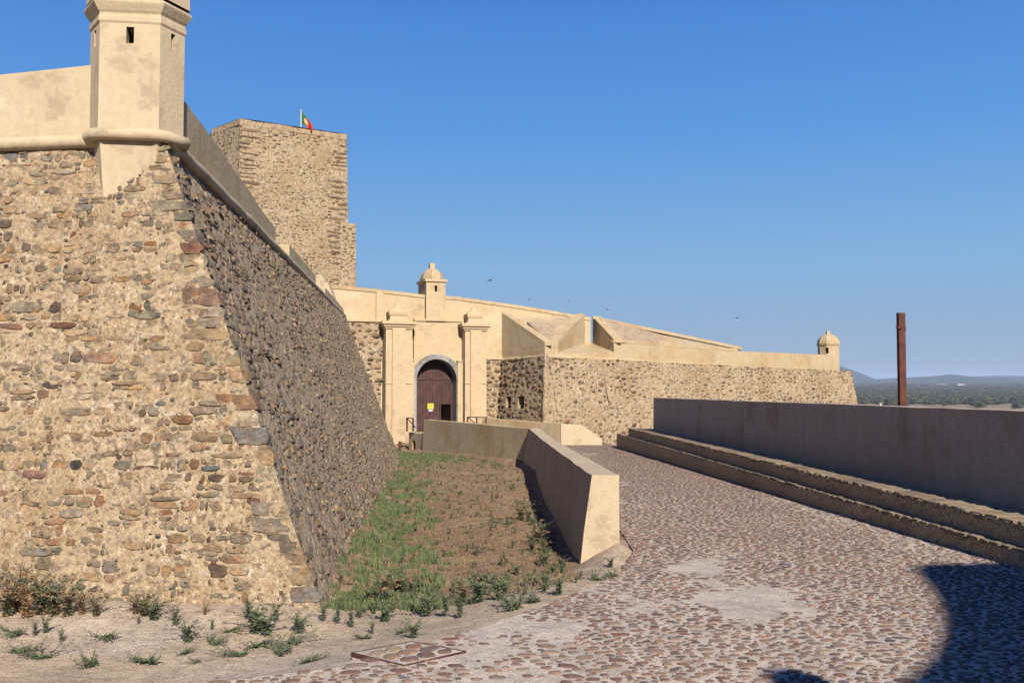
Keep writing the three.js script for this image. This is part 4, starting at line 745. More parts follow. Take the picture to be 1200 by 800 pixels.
// ================================================================== RAMP WALLS
function wallRun(name, label, pts, mat, seg = 0.3, amp = 0.008, sides = [0, 1, 2, 3], ends = true) { // pts: rings of 4 (outer foot, inner foot, inner top, outer top) along the run
  const gs = []; for (let i = 0; i < pts.length - 1; i++) { const a = pts[i], b = pts[i + 1]; for (const k of sides) { const k2 = (k + 1) % 4; gs.push(quadGrid(a[k], b[k], b[k2], a[k2], seg, amp, i * 5 + k)); } }
  const a = pts[0], b = pts[pts.length - 1]; if (ends) gs.push(quadGrid(a[0], a[1], a[2], a[3], seg, amp), quadGrid(b[0], b[1], b[2], b[3], seg, amp));
  return mergeGeometries(gs);
}
{
  const ramp = thing('ramp_wall', 'low thick plastered wall with a sloping dark side between moat and cobbled ramp', 'wall', V3(0.85, -0.3, -10));
  const y0 = P(693, 557, 10).y, ring = (lt, rt, lf, d, yt, yf) => [at(lf, yf, d), at(rt + 0.01, yf, d), at(rt, yt, d), at(lt, yt, d)];
  const n0 = P(693, 557, 10), n1 = P(725.5, 557, 10), f0 = P(620, 502, 29), kink = P(633, 513.5, 24.5);
  const R = [ring(n0.x, n1.x, P(675, 664, 10).x - 0.01, 10, n0.y, -0.75), ring(lerp(n0.x, kink.x, 0.5), lerp(n0.x, kink.x, 0.5) + 0.3, 0.5, 17.2, lerp(n0.y, kink.y, 0.5), -1.1), ring(kink.x, kink.x + 0.3, kink.x - 0.24, 24.5, kink.y, -1.3), ring(f0.x, f0.x + 0.32, f0.x - 0.27, 29.1, f0.y, -1.5)];
  part('wall', rel(wallRun('', '', R, null, 0.3, 0.012), ramp), M.plaster, ramp);
  // return wall towards the gate
  const e = P(497, 491.5, 38), tb = (p, w) => [at(p.x - 0.13, -2, -p.z - 0.12), at(p.x + w * 0.8, -2, -p.z + w * 0.45), V3(p.x + w * 0.8, p.y, p.z - w * 0.45), V3(p.x, p.y, p.z)];
  part('return_wall', rel(wallRun('', '', [tb(P(620.5, 502.3, 29.02), 0.36), tb(e, 0.36)], null, 0.3, 0.012), ramp), M.stained, ramp);
  // lower end with the culvert arch
  const e2 = P(496.6, 508, 38.02), e3 = P(479, 507, 39.6); e2.y = e3.y = (e2.y + e3.y) / 2; const dir = e3.clone().sub(e2).setY(0), len = dir.length(); dir.normalize();
  const sh = shapeFrom([[0, -2.2], [len, -2.2], [len, e2.y], [0, e2.y]]), hx = len * 0.66, hr = 0.2, hy = P(484, 521, 39).y; const ho = new THREE.Path(); ho.moveTo(hx - hr, -2.1); ho.lineTo(hx + hr, -2.1); ho.lineTo(hx + hr, hy); ho.absarc(hx, hy, hr, 0, Math.PI); ho.lineTo(hx - hr, -2.1); sh.holes.push(ho);
  const g = new THREE.ExtrudeGeometry(sh, { depth: 1.5, bevelEnabled: false, curveSegments: 12 }); g.translate(0, 0, 0); g.applyMatrix4(new THREE.Matrix4().makeBasis(dir, V3(0, 1, 0), new THREE.Vector3().crossVectors(dir, V3(0, 1, 0)))); g.translate(e2.x, 0, e2.z);
  part('culvert_wall', rel(g, ramp), M.stained, ramp);
  { const bk = boxGeo(len, 3, 0.2, len / 2, e2.y - 1.55, 1.62); bk.applyMatrix4(new THREE.Matrix4().makeBasis(dir, V3(0, 1, 0), new THREE.Vector3().crossVectors(dir, V3(0, 1, 0)))); bk.translate(e2.x, 0, e2.z); part('culvert_back', rel(bk, ramp), M.stained, ramp); }
}
{ // outer wall of the gate approach
  const w = thing('approach_wall', 'low plastered wall with a sloping end bordering the approach to the gate', 'wall', P(657, 510, 40));
  const a = P(566, 490, 43.4), b = P(657.5, 497, 39.9), c = P(682, 498, 40.1), d = P(704, 513.5, 40.3), bl = V3(0.4, 0, -0.35);
  const g1 = prism([at(a.x, -1.8, -a.z), at(b.x, -1.8, -b.z), at(b.x, -1.8, -b.z).add(bl), at(a.x, -1.8, -a.z).add(bl)], [a, b, b.clone().add(bl), a.clone().add(bl)], 0.4, 0.012);
  part('wall', rel(g1, w), M.stained, w);
  const ex = [[b.x + 0.002, -1.8], [d.x, -1.8], [d.x, d.y], [c.x, c.y], [b.x + 0.002, b.y]]; const g = extr(shapeFrom(ex), 0.5, 0, 0.01); g.translate(0, 0, b.z - 0.5 + 0.02); part('end', rel(g, w), M.plaster, w);
}
{ // steps and parapet on the right of the ramp
  const st = thing('kerb_steps', 'two long rough stone steps running below the right hand parapet', 'steps', at(4.76, hp(8.7), 8.72));
  const d0 = 1.5, dE = 37.8, seg = (fnLat, fnBot, fnTop, width, dEnd, amp) => { const R = []; const n = 24; for (let i = 0; i <= n; i++) { const d = lerp(d0, dEnd, i / n), x = fnLat(d) + 0.02; R.push([at(x, fnBot(d), d), at(x + width, fnBot(d), d), at(x + width, fnTop(d), d), at(x, fnTop(d), d)]); } return [wallRun('', '', R, null, 0.5, 0.01, [0, 1, 2]), wallRun('', '', R, null, 0.09, 0.03, [3], false)]; };
  const lowTop = d => { const yn = P(1200, 648, 8.74).y, yf = P(722, 508, dE).y; return lerp(yn, yf, (d - 8.74) / (dE - 8.74)); };
  const upTop = d => { const yn = P(1200, 616, 8.98).y, yf = P(735, 502, 35.5).y; return lerp(yn, yf, (d - 8.98) / (35.5 - 8.98)); };
  const stepMat = std({ map: rep(mortarTex, 1.8), bumpMap: rep(mortarBump, 1), bumpScale: 0.02, color: new THREE.Color(1.0, 0.94, 0.86), roughness: 1 });
    const sl = seg(stepLat, d => hp(d) - 0.3, d => lowTop(d) - 0.012, 0.5, dE), su = seg(d => stepLat(d) + 0.15, d => hp(d) - 0.3, d => upTop(d) - 0.012, 1.1, 35.6);
  const lower = part('lower_step', rel(sl[0], st), stepMat, st), upper = part('upper_step', rel(su[0], st), stepMat, st); part('riser', rel(sl[1], st), stepMat, lower); part('riser', rel(su[1], st), stepMat, upper);
  const rng = RNG(2024), geos = [];
  for (let v = 0; v < 10; v++) { const g = new THREE.BoxGeometry(1, 1, 1, 2, 2, 3), p = g.attributes.position, m = new Map(); for (let i = 0; i < p.count; i++) { const k = [p.getX(i), p.getY(i), p.getZ(i)].map(q => q.toFixed(2)).join(); if (!m.has(k)) m.set(k, [rng() - 0.5, rng() - 0.5, rng() - 0.5]); const j = m.get(k), ed = [p.getX(i), p.getY(i), p.getZ(i)].filter(q => Math.abs(q) > 0.45).length > 1 ? 0.9 : 1.02; p.setXYZ(i, p.getX(i) * ed + j[0] * 0.14, p.getY(i) * ed + j[1] * 0.2, p.getZ(i) * ed + j[2] * 0.12); } g.computeVertexNormals(); geos.push(g); }
  const mats = [[190, 168, 138], [204, 180, 146], [176, 152, 126], [212, 192, 160], [164, 146, 128], [198, 166, 132]].map(c => std({ map: rep(mottleTex, 1.2), bumpMap: rep(mottleBump, 0.8), bumpScale: 0.01, color: new THREE.Color().setRGB(...s2l(c)) }));
  for (const [par, lat, top, wd, dEnd, hgt] of [[lower, stepLat, lowTop, 0.17, dE, 0.06], [upper, d => stepLat(d) + 0.15, upTop, 0.44, 35.5, 0.08]]) {
    let d = 2.0, n = 0; while (d < dEnd - 0.15) { const len = (0.12 + rng() * 0.2) * (d > 16 ? 1.6 : 1); for (let r = 0; r < 1; r++) { const m = part('edge_stone', geos[Math.floor(rng() * 10)], mats[Math.floor(rng() * 6)], par); const h = hgt * (0.55 + rng() * 0.45); m.position.copy(at(lat(d + len / 2) + wd / 2 + rng() * 0.02, top(d + len / 2) - h / 2 + 0.006 + rng() * 0.012, d + len / 2)).sub(st.position); m.scale.set(wd, h, len * 0.97); m.rotation.y = 0.02 + (rng() - 0.5) * 0.08; } d += len + 0.008; }
  }
  const fl = d => stepLat(d) + 0.93, top = d => lerp(P(1200, 482, 10.3).y, P(764, 466, 34.5).y, (d - 10.3) / 24.2), R = [], n = 20;
  for (let i = 0; i <= n; i++) { const d = lerp(-1, 34.5, i / n), tilt = (i === n) ? 0.15 : 0; R.push([at(fl(d) - 0.02, hp(d) - 1.2, d + 0.05), at(fl(d) + 0.42, hp(d) - 1.2, d), at(fl(d) + 0.4, top(d), d), at(fl(d) + 0.02, top(d), d)]); }
  const par = thing('parapet_wall', 'long plain rendered parapet wall standing on the stone steps beside the ramp', 'wall', at(fl(10), -0.2, 10));
  part('wall', rel(wallRun('', '', R, null, 0.35, 0.012), par), M.darkRender, par);
}

// ================================================================== SMALL THINGS
{ // cast square cover
  const c = manholePx.reduce((a, p) => a.add(p.clone().multiplyScalar(0.25)), V3()), g = thing('manhole_cover', 'square cobble filled manhole cover with a rusty frame in the paving', 'manhole', c.clone().setY(pathY(c.x, -c.z) - 0.005));
  const q = manholePx.map(p => p.clone().setY(0));
  for (let i = 0; i < 4; i++) { const a = q[i], b = q[(i + 1) % 4], m = a.clone().lerp(b, 0.5), L = a.distanceTo(b); const e = boxGeo(L + 0.012, 0.024, 0.012); e.rotateY(Math.atan2(-(b.z - a.z), b.x - a.x)); e.translate(m.x - c.x, 0.0015, m.z - c.z); part('frame', e, M.rust, g); }
  part('cover', prism(q.map(p => p.clone().sub(c).setY(-0.03)), q.map(p => p.clone().sub(c).setY(0.012)), 0.1, 0.002), M.pathMortar, g);
  const rng = RNG(10); for (const [u, v, a, b] of [[0.25, 0.22, 0.08, 0.06], [0.55, 0.2, 0.07, 0.06], [0.82, 0.25, 0.07, 0.06], [0.22, 0.52, 0.07, 0.07], [0.5, 0.5, 0.08, 0.06], [0.78, 0.55, 0.07, 0.07], [0.28, 0.8, 0.07, 0.06], [0.55, 0.8, 0.08, 0.06], [0.82, 0.82, 0.06, 0.05]]) { const p = q[0].clone().lerp(q[1], u).lerp(q[3].clone().lerp(q[2], u), v); const m = part('cobble', cobbleGeos[Math.floor(rng() * 8)], cobbleMats[Math.floor(rng() * 8)], g); m.position.set(p.x - c.x, 0.013, p.z - c.z); m.scale.set(a * 0.9, 0.05, b * 0.9); m.rotation.y = 0.5 + rng() * 0.5; }
}
{ // corten cross: square post with a short cross bar
  const tp = P(1056, 366.5, 26), base = -1.9, g = thing('rusty_post', 'tall square rusty steel post with a short cross bar beyond the parapet', 'post', V3(tp.x, base, tp.z));
  const h = tp.y - base, m = boxGeo(0.22, h, 0.1, 0, h / 2, 0); m.rotateY(0.32); part('post', m, M.rust, g);
  const b = boxGeo(0.07, 0.07, 0.9, 0, P(1056, 384, 26).y - base, 0); b.rotateY(-0.62); part('cross_bar', b, M.rust, g);
}
{ // handrails at the gate
  const rail = (posts, label) => { const o = posts[0][0]; const g = thing('handrail', label, 'railing', o.clone()); posts.forEach(([a, h]) => part('post', boxGeo(0.07, h, 0.07, a.x - o.x, h / 2 + a.y - o.y, a.z - o.z), M.rust, g)); return g; };
  const bar = (g, a, b) => { const o = g.position, p = a.clone().sub(o), q = b.clone().sub(o), L = p.distanceTo(q), m = part('bar', new THREE.CylinderGeometry(0.022, 0.022, L, 8), M.rust, g); m.position.copy(p.lerp(q, 0.5)); m.quaternion.setFromUnitVectors(V3(0, 1, 0), b.clone().sub(a).normalize()); };
  const a0 = P(476.8, 505.5, 39.6), a1 = P(483.8, 505.5, 39.0), t0 = P(476.8, 489.5, 39.6), t1 = P(483.8, 490, 39.0), a2 = P(488, 505.5, 38.6);
  const g1 = rail([[a0, t0.y - a0.y], [a1, t1.y - a1.y]], 'rusty handrail with a slanting bar left of the gate door'); bar(g1, t0, P(487, 501, 38.7)); bar(g1, t0.clone(), t1.clone());
  const b0 = P(547.8, 500, 42.2), b1 = P(558.5, 500, 41.6), b2 = P(569.5, 500, 41.0), u0 = P(547.8, 488.5, 42.2), u1 = P(558.5, 489, 41.6), u2 = P(569.5, 489, 41);
  const g2 = rail([[b0, u0.y - b0.y], [b1, u1.y - b1.y], [b2, u2.y - b2.y]], 'rusty handrail of three posts right of the gate door'); bar(g2, u0, P(558, 497, 41.6)); bar(g2, u0, u2);
  const f = P(468.3, 533, 37.5), ft = P(468.3, 517.5, 37.5); const b = thing('bollard', 'short rusty post standing in the grass at the moat end', 'bollard', f.clone()); part('post', boxGeo(0.1, ft.y - f.y + 0.3, 0.1, 0, (ft.y - f.y) / 2 - 0.15, 0), M.rust, b); part('cap', boxGeo(0.12, 0.02, 0.12, 0, ft.y - f.y + 0.008, 0), M.rust, b);
}
{ // birds
  const body = new THREE.SphereGeometry(0.12, 10, 8); body.scale(0.8, 0.7, 2.0);
  const wing = s => geoFrom([0, 0, -0.1, 0, 0, 0.12, s * 0.35, 0.1, 0.02, s * 0.75, 0.02, 0.28, s * 0.35, 0.11, 0.14].map(v => v), [0, 0, 1, 0, 0, 1, 1, 1, 0, 0], [0, 2, 1, 1, 2, 4, 2, 3, 4]);
  const mat = std({ color: new THREE.Color().setRGB(0.035, 0.03, 0.03), side: THREE.DoubleSide }); let proto;
  for (const [px, py, d, r, t] of [[574, 328.5, 55, 0.6, 0.5], [620, 351, 95, 1.4, -0.3], [667, 351.5, 100, -0.8, 0.4], [712, 362.5, 80, 2.2, 0.2], [864, 372.5, 75, -0.3, 0.6], [760, 398, 140, 0.2, 0.1]]) {
    const g = thing('bird', 'small dark swift gliding in the open sky above the walls', 'bird', P(px, py, d), 'birds in the sky'); g.rotation.set(t, r, 0.3); g.scale.setScalar(0.42);
    part('body', body, mat, g); part('wing', wing(1), mat, g); part('wing', wing(-1), mat, g); const tl = part('tail', new THREE.ConeGeometry(0.07, 0.3, 5).rotateX(Math.PI / 2), mat, g); tl.position.z = 0.3;
  }
}

// ================================================================== PLANTS
function weedGeo(seed, h, spread, stems, leafLen, prostrate, colA, colB, dry = 0) {
  const rng = RNG(seed), acc = newAcc();
  for (let s = 0; s < stems; s++) {
    const az = rng() * 6.283, out = spread * (0.3 + rng() * 0.7), hh = h * (0.5 + rng() * 0.5), n = 9, pts = [];
    for (let i = 0; i <= n; i++) { const t = i / n, r = out * (prostrate ? t : t * t), y = hh * (prostrate ? Math.pow(t, 2.2) : Math.sin(t * 1.4) / Math.sin(1.4)) + 0.008; pts.push(V3(Math.cos(az + t * 0.3) * r, y, Math.sin(az + t * 0.3) * r)); }
    const isDry = rng() < dry, cs = isDry ? [0.2, 0.11, 0.05] : mixc(colA, [0.12, 0.1, 0.05], 0.4);
    for (let i = 0; i < n; i++) { const a = pts[i], b = pts[i + 1], w = 0.0035 * (1 - i / n) + 0.0012, base = acc.pos.length / 3; for (const [p, q] of [[a, -w], [a, w], [b, -w], [b, w]]) { acc.pos.push(p.x + q * Math.sin(az), p.y, p.z - q * Math.cos(az)); acc.uv.push(0, 0); acc.col.push(...cs); } acc.idx.push(base, base + 1, base + 3, base, base + 3, base + 2); }
    for (let i = 1; i <= n; i++) for (let k = 0; k < 4; k++) {
      const p = pts[i].clone().lerp(pts[i - 1], rng()), la = rng() * 6.283, el = (rng() - 0.2) * 1.1, L = leafLen * (0.6 + rng() * 0.7) * (1 - 0.4 * i / n), W = L * 0.2;
      const dir = V3(Math.cos(la) * Math.cos(el), Math.sin(el), Math.sin(la) * Math.cos(el)), sd = V3(-Math.sin(la), (rng() - 0.5) * 0.8, Math.cos(la)).normalize(), base = acc.pos.length / 3;
      const c0 = isDry ? mixc([0.22, 0.11, 0.04], [0.3, 0.18, 0.08], rng()) : mixc(colA, colB, rng()), mid = p.clone().addScaledVector(dir, L * 0.5);
      for (const q of [p, mid.clone().addScaledVector(sd, W), p.clone().addScaledVector(dir, L).add(V3(0, -L * 0.15, 0)), mid.clone().addScaledVector(sd, -W)]) { acc.pos.push(q.x, q.y, q.z); acc.uv.push(0, 0); acc.col.push(...c0); }
      acc.idx.push(base, base + 1, base + 2, base, base + 2, base + 3);
    }
  }
  return accGeo(acc);
}
const gA = [0.06, 0.08, 0.03], gB = [0.115, 0.138, 0.055], gC = [0.06, 0.084, 0.024], gD = [0.105, 0.13, 0.042];
const weedProtos = [weedGeo(1, 0.15, 0.22, 10, 0.04, false, gA, gB), weedGeo(2, 0.08, 0.32, 9, 0.036, true, gA, gB), weedGeo(3, 0.24, 0.13, 5, 0.042, false, gA, gB), weedGeo(4, 0.11, 0.26, 12, 0.04, true, gA, gB), weedGeo(5, 0.3, 0.3, 17, 0.05, false, gA, gB, 0.25), weedGeo(6, 0.32, 0.3, 15, 0.045, false, gA, gB, 0.8)];
const groundAt = (px, py) => { const [a, b] = ray(px, py); let d = 7; for (let i = 0; i < 80; i++) d = lerp(d, (gh(a * d, d) - EYE) / b, 0.5); return V3(a * d, gh(a * d, d), -d); };
{
  const rng = RNG(31);
  // pixel of the foot, prototype, scale
  const list = [[18, 742, 1, 0.8], [40, 745, 2, 0.7], [52, 742, 2, 0.8], [72, 752, 2, 0.5], [25, 764, 3, 0.75], [52, 772, 1, 1.0], [110, 779, 3, 0.9], [122, 747, 1, 1.0], [172, 776, 3, 0.8], [162, 731, 2, 0.4], [205, 733, 2, 0.8], [220, 752, 0, 1.0], [215, 766, 3, 0.5], [230, 775, 1, 0.5], [250, 756, 3, 0.8], [248, 738, 2, 0.5], [290, 724, 2, 0.9], [300, 742, 0, 1.25], [312, 745, 0, 1.1], [300, 758, 1, 1.1], [285, 768, 1, 0.9], [325, 766, 3, 0.8], [350, 742, 0, 1.1], [340, 755, 1, 0.9], [360, 776, 3, 0.6], [395, 730, 2, 0.8], [378, 728, 2, 0.9], [412, 735, 2, 0.7], [425, 748, 3, 0.5], [436, 743, 2, 0.6], [485, 748, 0, 0.9], [470, 742, 3, 0.6], [452, 728, 0, 1.1], [500, 722, 0, 1.2], [522, 722, 2, 1.0], [538, 724, 2, 0.9], [560, 706, 0, 1.3], [585, 703, 0, 1.2], [606, 712, 3, 1.1], [630, 704, 1, 1.2], [655, 697, 0, 1.0], [700, 680, 1, 0.9], [716, 665, 0, 0.7], [722, 676, 3, 0.7], [735, 614, 2, 0.5], [268, 740, 1, 0.7], [322, 728, 2, 0.8]];
  for (const [px, py, k, s] of list) {
    const p = groundAt(px, py), big = s > 1.05; const m = solo('weed_plant', weedProtos[k], M.leaf, k === 2 ? 'thin upright green weed on the sandy verge' : k === 0 ? 'bushy dark green weed clump on the sandy verge' : 'low creeping green weed on the sandy verge', 'weed', k === 2 ? 'upright weeds on the verge' : k === 0 ? 'bushy weeds on the verge' : 'creeping weeds on the verge');
    m.position.copy(p); m.rotation.y = rng() * 6.28; m.scale.setScalar(s * (0.85 + rng() * 0.3));
  }
  // taller half dry weeds at the foot of the bastion
  for (const [px, py, k, s] of [[8, 722, 4, 1.1], [30, 724, 5, 1.1], [48, 720, 4, 1.2], [62, 722, 4, 1.0], [78, 722, 4, 0.95], [95, 720, 5, 0.7], [112, 722, 4, 0.6], [20, 716, 5, 1.2], [168, 722, 4, 0.75], [180, 726, 0, 1.1], [158, 720, 5, 0.6], [240, 720, 5, 0.35], [-25, 722, 4, 1.2], [-50, 722, 5, 1.1]]) {
    const p = groundAt(px, py); const m = solo('weed_plant', weedProtos[k], M.leaf, k === 5 ? 'half dry rusty brown weed at the foot of the stone bastion' : 'tall leafy weed growing against the foot of the stone bastion', 'weed', k === 5 ? 'dry weeds at the wall foot' : 'green weeds at the wall foot');
    m.position.copy(p); m.rotation.y = rng() * 6.28; m.scale.setScalar(s * (0.9 + rng() * 0.3));
  }
  // weeds along the near edge of the moat and the shaded wall
  for (let i = 0; i < 44; i++) { const t = rng(), px = lerp(400, 665, t), py = lerp(716, 676, t) + (rng() - 0.5) * 28; const p = groundAt(px, py); const k = [0, 0, 2, 4][Math.floor(rng() * 4)]; const m = solo('weed_plant', weedProtos[k], M.leaf, 'dark green weed in the fringe along the near end of the moat', 'weed', 'weeds fringing the moat'); m.position.copy(p); m.rotation.y = rng() * 6.28; m.scale.setScalar(0.35 + rng() * 0.5); }
  for (let i = 0; i < 14; i++) { const t = rng(), d = lerp(9.6, 15, t), x = lerp(0.55, 0.42, t) - 0.1 - rng() * 0.25; const m = solo('weed_plant', weedProtos[[0, 2, 4][i % 3]], M.leaf, 'green weed sprouting at the shaded foot of the ramp wall', 'weed', 'weeds at the ramp wall foot'); m.position.set(x, gh(x, d), -d); m.rotation.y = rng() * 6.28; m.scale.setScalar(0.6 + rng() * 0.5); }
}
{ // grass of the moat: uncountable
  const rng = RNG(515), dummy = new THREE.Object3D();
  const tuft = (seed, n, h, c0, c1) => { const r = RNG(seed), acc = newAcc(); for (let i = 0; i < n; i++) { const az = r() * 6.28, L = h * (0.5 + r() * 0.6), lean = r() * 0.55, w = 0.006 + r() * 0.004, ox = (r() - 0.5) * 0.12, oz = (r() - 0.5) * 0.12, base = acc.pos.length / 3, c = mixc(c0, c1, r()); const dx = Math.cos(az), dz = Math.sin(az); for (const [t, q] of [[0, -1], [0, 1], [0.55, -0.8], [0.55, 0.8], [1, 0]]) { const o = lean * L * t * t; acc.pos.push(ox + dx * o - dz * w * q, L * t, oz + dz * o + dx * w * q); acc.uv.push(0, 0); acc.col.push(...c); } acc.idx.push(base, base + 1, base + 3, base, base + 3, base + 2, base + 2, base + 3, base + 4); } return accGeo(acc); };
  const field = (name, geo, n, fn, label, cat) => { const ms = []; for (let i = 0; i < n; i++) { const q = fn(); if (q) ms.push(q); } const im = new THREE.InstancedMesh(geo, M.leaf, ms.length); ms.forEach(([x, d, s], i) => { dummy.position.set(x, gh(x, d) - 0.005, -d); dummy.rotation.set(0, rng() * 6.28, 0); dummy.scale.set(s, s * (0.7 + rng() * 0.6), s); dummy.updateMatrix(); im.setMatrixAt(i, dummy.matrix); }); im.name = name; scene.add(im); tag(im, label, cat, null, 'stuff'); };
  const lb = d => -1.55 - 0.102 * (d - 7.8), rbd = d => d < 29 ? lerp(0.6, 0.25, (d - 10) / 19) : lerp(0.25, -3.7, (d - 29) / 9);
  const inM = () => { const d = lerp(8.0, 38, Math.pow(rng(), 1.3)), a = lb(d), b = rbd(d); return [lerp(a, b, rng()), d, a, b]; };
  // green strip along the bastion's foot and at the far end
  field('moat_grass', tuft(8, 22, 0.065, gC, gD), 7000, () => { const [x, d, a, b] = inM(); const strip = sst(1.3, 0.3, x - a + 0.7 * fbm3(x * 1.3, d * 0.5, 2, 3)) * 0.8 * sst(36, 20, d) + sst(29, 34, d) * 0.8; return rng() < strip * (0.5 + 0.9 * (fbm3(x * 1.5, d * 1.1, 7, 2) + 0.35)) ? [x, d, 0.6 + rng() * 0.8] : null; }, 'bright green grass strip along the foot of the bastion in the moat', 'grass');
  field('moat_weeds', weedProtos[3], 1100, () => { const [x, d] = inM(); return rng() < 0.28 + 0.7 * sst(0.0, 0.4, fbm3(x * 1.1, d * 0.8, 17, 3)) ? [x, d, 0.2 + rng() * 0.4] : null; }, 'sparse small weeds scattered over the dry moat floor', 'weeds');
  field('moat_thistles', weedProtos[2], 420, () => { const [x, d] = inM(); return [x, d, 0.25 + rng() * 0.4]; }, 'thin upright weeds scattered over the dry moat floor', 'weeds');
  field('dry_grass', tuft(9, 12, 0.035, [0.13, 0.08, 0.04], [0.2, 0.13, 0.065]), 3600, () => { const [x, d] = inM(); return d > 8.4 ? [x, d, 0.5 + rng() * 0.7] : null; }, 'short dry straw covering the brown moat floor', 'grass');
  // pebbles on the sand
  const pg = cobbleGeos[2], pm = [], im0 = []; for (let i = 0; i < 1500; i++) { const d = lerp(4.6, 9, rng()), x = lerp(-5, 1.4, rng()); if (x > Lf(d) - 0.03) continue; im0.push([x, d, 0.004 + rng() * rng() * 0.016]); }
  const pb = new THREE.InstancedMesh(pg, std({ color: new THREE.Color().setRGB(0.4, 0.3, 0.22), map: rep(mottleTex, 3) }), im0.length); im0.forEach(([x, d, s], i) => { dummy.position.set(x, gh(x, d), -d); dummy.rotation.set(0, rng() * 6.28, 0); dummy.scale.set(s, s * 2.2, s * 0.8); dummy.updateMatrix(); pb.setMatrixAt(i, dummy.matrix); }); pb.name = 'gravel'; scene.add(pb); tag(pb, 'loose pebbles scattered on the sandy verge', 'gravel', null, 'stuff');
}

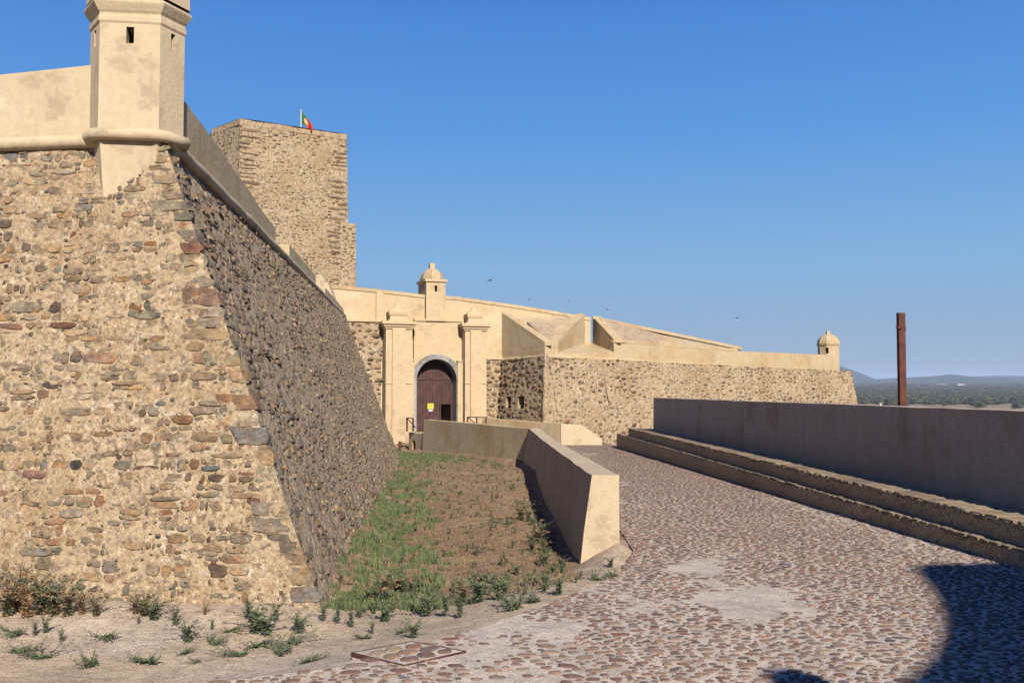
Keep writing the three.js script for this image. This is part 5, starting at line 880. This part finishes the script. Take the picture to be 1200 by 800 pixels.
// ================================================================== FAR COUNTRY
{
  const rng = RNG(6006), dummy = new THREE.Object3D();
  const crownGeo = seed => { const r = RNG(seed), gs = []; const N = 46; const acc = newAcc(); for (let i = 0; i < N; i++) { const u = r() * 2 - 1, a = r() * 6.28, q = Math.sqrt(1 - u * u), rr = 0.62 + 0.4 * r(); const c = V3(q * Math.cos(a) * rr, Math.max(-0.25, u) * 0.62 * rr, q * Math.sin(a) * rr), s = 0.26 + r() * 0.16; const k = 0.6 + r() * 0.8, col = [0.1 * k, 0.098 * k, 0.045 * k]; for (let f = 0; f < 5; f++) { const base = acc.pos.length / 3; for (let v = 0; v < 3; v++) { const w = V3(r() - 0.5, r() - 0.5, r() - 0.5).normalize().multiplyScalar(s); acc.pos.push(c.x + w.x, c.y + w.y + 0.4, c.z + w.z); acc.uv.push(0, 0); acc.col.push(...col); } acc.idx.push(base, base + 1, base + 2); } } return accGeo(acc); };
  const ico = new THREE.IcosahedronGeometry(0.8, 2); { const p = ico.attributes.position, cl = [], v = V3(); for (let i = 0; i < p.count; i++) { v.fromBufferAttribute(p, i); const k = 1 + 0.28 * fbm3(v.x * 3, v.y * 3, v.z * 3, 3); p.setXYZ(i, v.x * k, Math.max(v.y * 0.62 * k, -0.2) + 0.42, v.z * k); cl.push(0.075, 0.085, 0.036); } ico.setAttribute('color', new THREE.Float32BufferAttribute(cl, 3)); ico.computeVertexNormals(); }
  const crowns = [crownGeo(1), crownGeo(2), crownGeo(3)];
  const wood = mergeGeometries([ico.clone().toNonIndexed(), crowns[0].toNonIndexed()].map(g => { g.deleteAttribute('normal'); g.computeVertexNormals(); return g; }));
  const landY = () => -40.3, ms = [];
  for (let i = 0; i < 15000; i++) { const d = 1500 * Math.pow(4.6, rng()), a = lerp(-0.1, 0.85, rng()), x = a * d; const f = fbm3(x / 260, d / 420, 50, 3); const dens = d > 1720 + 120 * fbm3(x / 300, 1, 1, 2) ? 1 : 0; if (dens < rng() || f > 0.42) continue; ms.push([x, d, (5 + rng() * 5) * (d > 3000 ? 1 + (d - 3000) / 2600 : 1)]); }
  const im = new THREE.InstancedMesh(wood, M.crown, ms.length); const cc = new THREE.Color();
  ms.forEach(([x, d, s], i) => { dummy.position.set(x, landY(), -d); dummy.rotation.set(0, rng() * 6.28, 0); dummy.scale.set(s, s * (0.7 + rng() * 0.35), s); dummy.updateMatrix(); im.setMatrixAt(i, dummy.matrix); const k = 0.7 + rng() * 0.7; im.setColorAt(i, cc.setRGB(k, k * (0.95 + rng() * 0.1), k)); });
  im.name = 'oak_wood'; scene.add(im); tag(im, 'dense dark belt of oak wood across the distant plain', 'woodland', null, 'stuff');
  // trees that can be told apart in the ochre field
  for (let i = 0; i < 34; i++) {
    const d = lerp(1180, 1700, Math.sqrt(rng())), px = lerp(1000, 1215, rng()), q = P(px, 470, d), s = 5 + rng() * 5.5;
    const g = thing('oak_tree', 'round dark oak standing in the ochre field beyond the parapet', 'tree', V3(q.x, -40.4, -d), 'oaks in the far field');
    const t = part('trunk', new THREE.CylinderGeometry(0.25, 0.4, s * 0.5, 7).translate(0, s * 0.22, 0), M.bark, g), c = part('crown', i % 2 ? wood : wood, M.crown, g); c.scale.set(s, s * (0.7 + rng() * 0.3), s); c.position.y = s * 0.18; c.rotation.y = rng() * 6;
  }
  // white farm buildings
  const wm = std({ color: new THREE.Color().setRGB(0.8, 0.79, 0.76) }), rm = std({ color: new THREE.Color().setRGB(0.4, 0.2, 0.13) });
  for (const [px, py, d, w, h, l] of [[1034, 474.5, 1480, 9, 4.5, 'small white farmhouse in the field left of the rusty post'], [1041, 474.3, 1500, 6, 4, 'white outbuilding beside the farmhouse near the rusty post'], [1102, 452.5, 5200, 55, 12, 'long pale building at the edge of the far wood'], [1126, 452.8, 5300, 40, 12, 'pale far building below the hill crest']]) {
    const q = P(px, py, d), g = thing('farm_building', l, 'building', V3(q.x, -40.2 + (d > 4000 ? 6 : 0), -d)); part('wall', boxGeo(w, h, w * 0.6, 0, h / 2, 0), wm, g);
    const s = new THREE.Shape(); s.moveTo(-w * 0.34, 0); s.lineTo(w * 0.34, 0); s.lineTo(0, h * 0.35); const rg = new THREE.ExtrudeGeometry(s, { depth: w * 1.04, bevelEnabled: false }); rg.rotateY(Math.PI / 2); rg.translate(-w * 0.52, h + 0.01, 0); part('roof', rg, rm, g); part('door', boxGeo(w * 0.12, h * 0.5, 0.1, w * 0.1, h * 0.25, w * 0.3 + 0.06), rm, g);
  }
}

// ================================================================== BEHIND THE CAMERA: the wall whose shadow reaches into the picture
{
  const dW = -3, k = Math.tan(SUN_EL), proj = (px, py) => { const q = G(px, py), u = [-Math.sin(SUN_AZ), Math.cos(SUN_AZ)], L = (-q.z - dW) / u[1]; return [q.x - u[0] * L, q.y + L * k]; };
  const pts = [[1300, 657], [1200, 659], [1110, 661], [1080, 662], [1071, 666], [1074, 673], [1086, 685], [1096, 700], [1103, 720], [1102, 745], [1090, 770], [1068, 792], [1050, 806], [1030, 820]].map(p => proj(p[0], p[1]));
  const outline = [[9.5, -0.5], [9.5, pts[0][1]], ...pts]; const last = pts[pts.length - 1]; outline.push([last[0] - 0.15, 3.2], [1.75, 3.1], [1.75, -0.5]);
  const w = thing('rampart_wall', 'plastered rampart wall with a swept coping behind the viewpoint', 'wall', at(5, 0, dW));
  const g = new THREE.ExtrudeGeometry(shapeFrom(outline), { depth: 0.5, bevelEnabled: false }); g.translate(0, 0, -dW); part('wall', rel(g, w), M.plaster, w);
  const fp = [[888, 786], [893, 779], [905, 777], [925, 778], [950, 786], [975, 797], [990, 803]].map(p => proj(p[0], p[1])), c = fp[2];
  const f2 = [[c[0] - 0.1, 3.05], ...fp.map(p => p), [fp[6][0], 3.05]]; const g2 = new THREE.ExtrudeGeometry(shapeFrom(f2), { depth: 0.3, bevelEnabled: false }); g2.translate(0, 0, -dW + 0.1); part('finial', rel(g2, w), M.plaster, w);
}

scene.traverse(o => { if (o.isMesh) { o.castShadow = true; o.receiveShadow = true; } });
renderer.render(scene, camera);
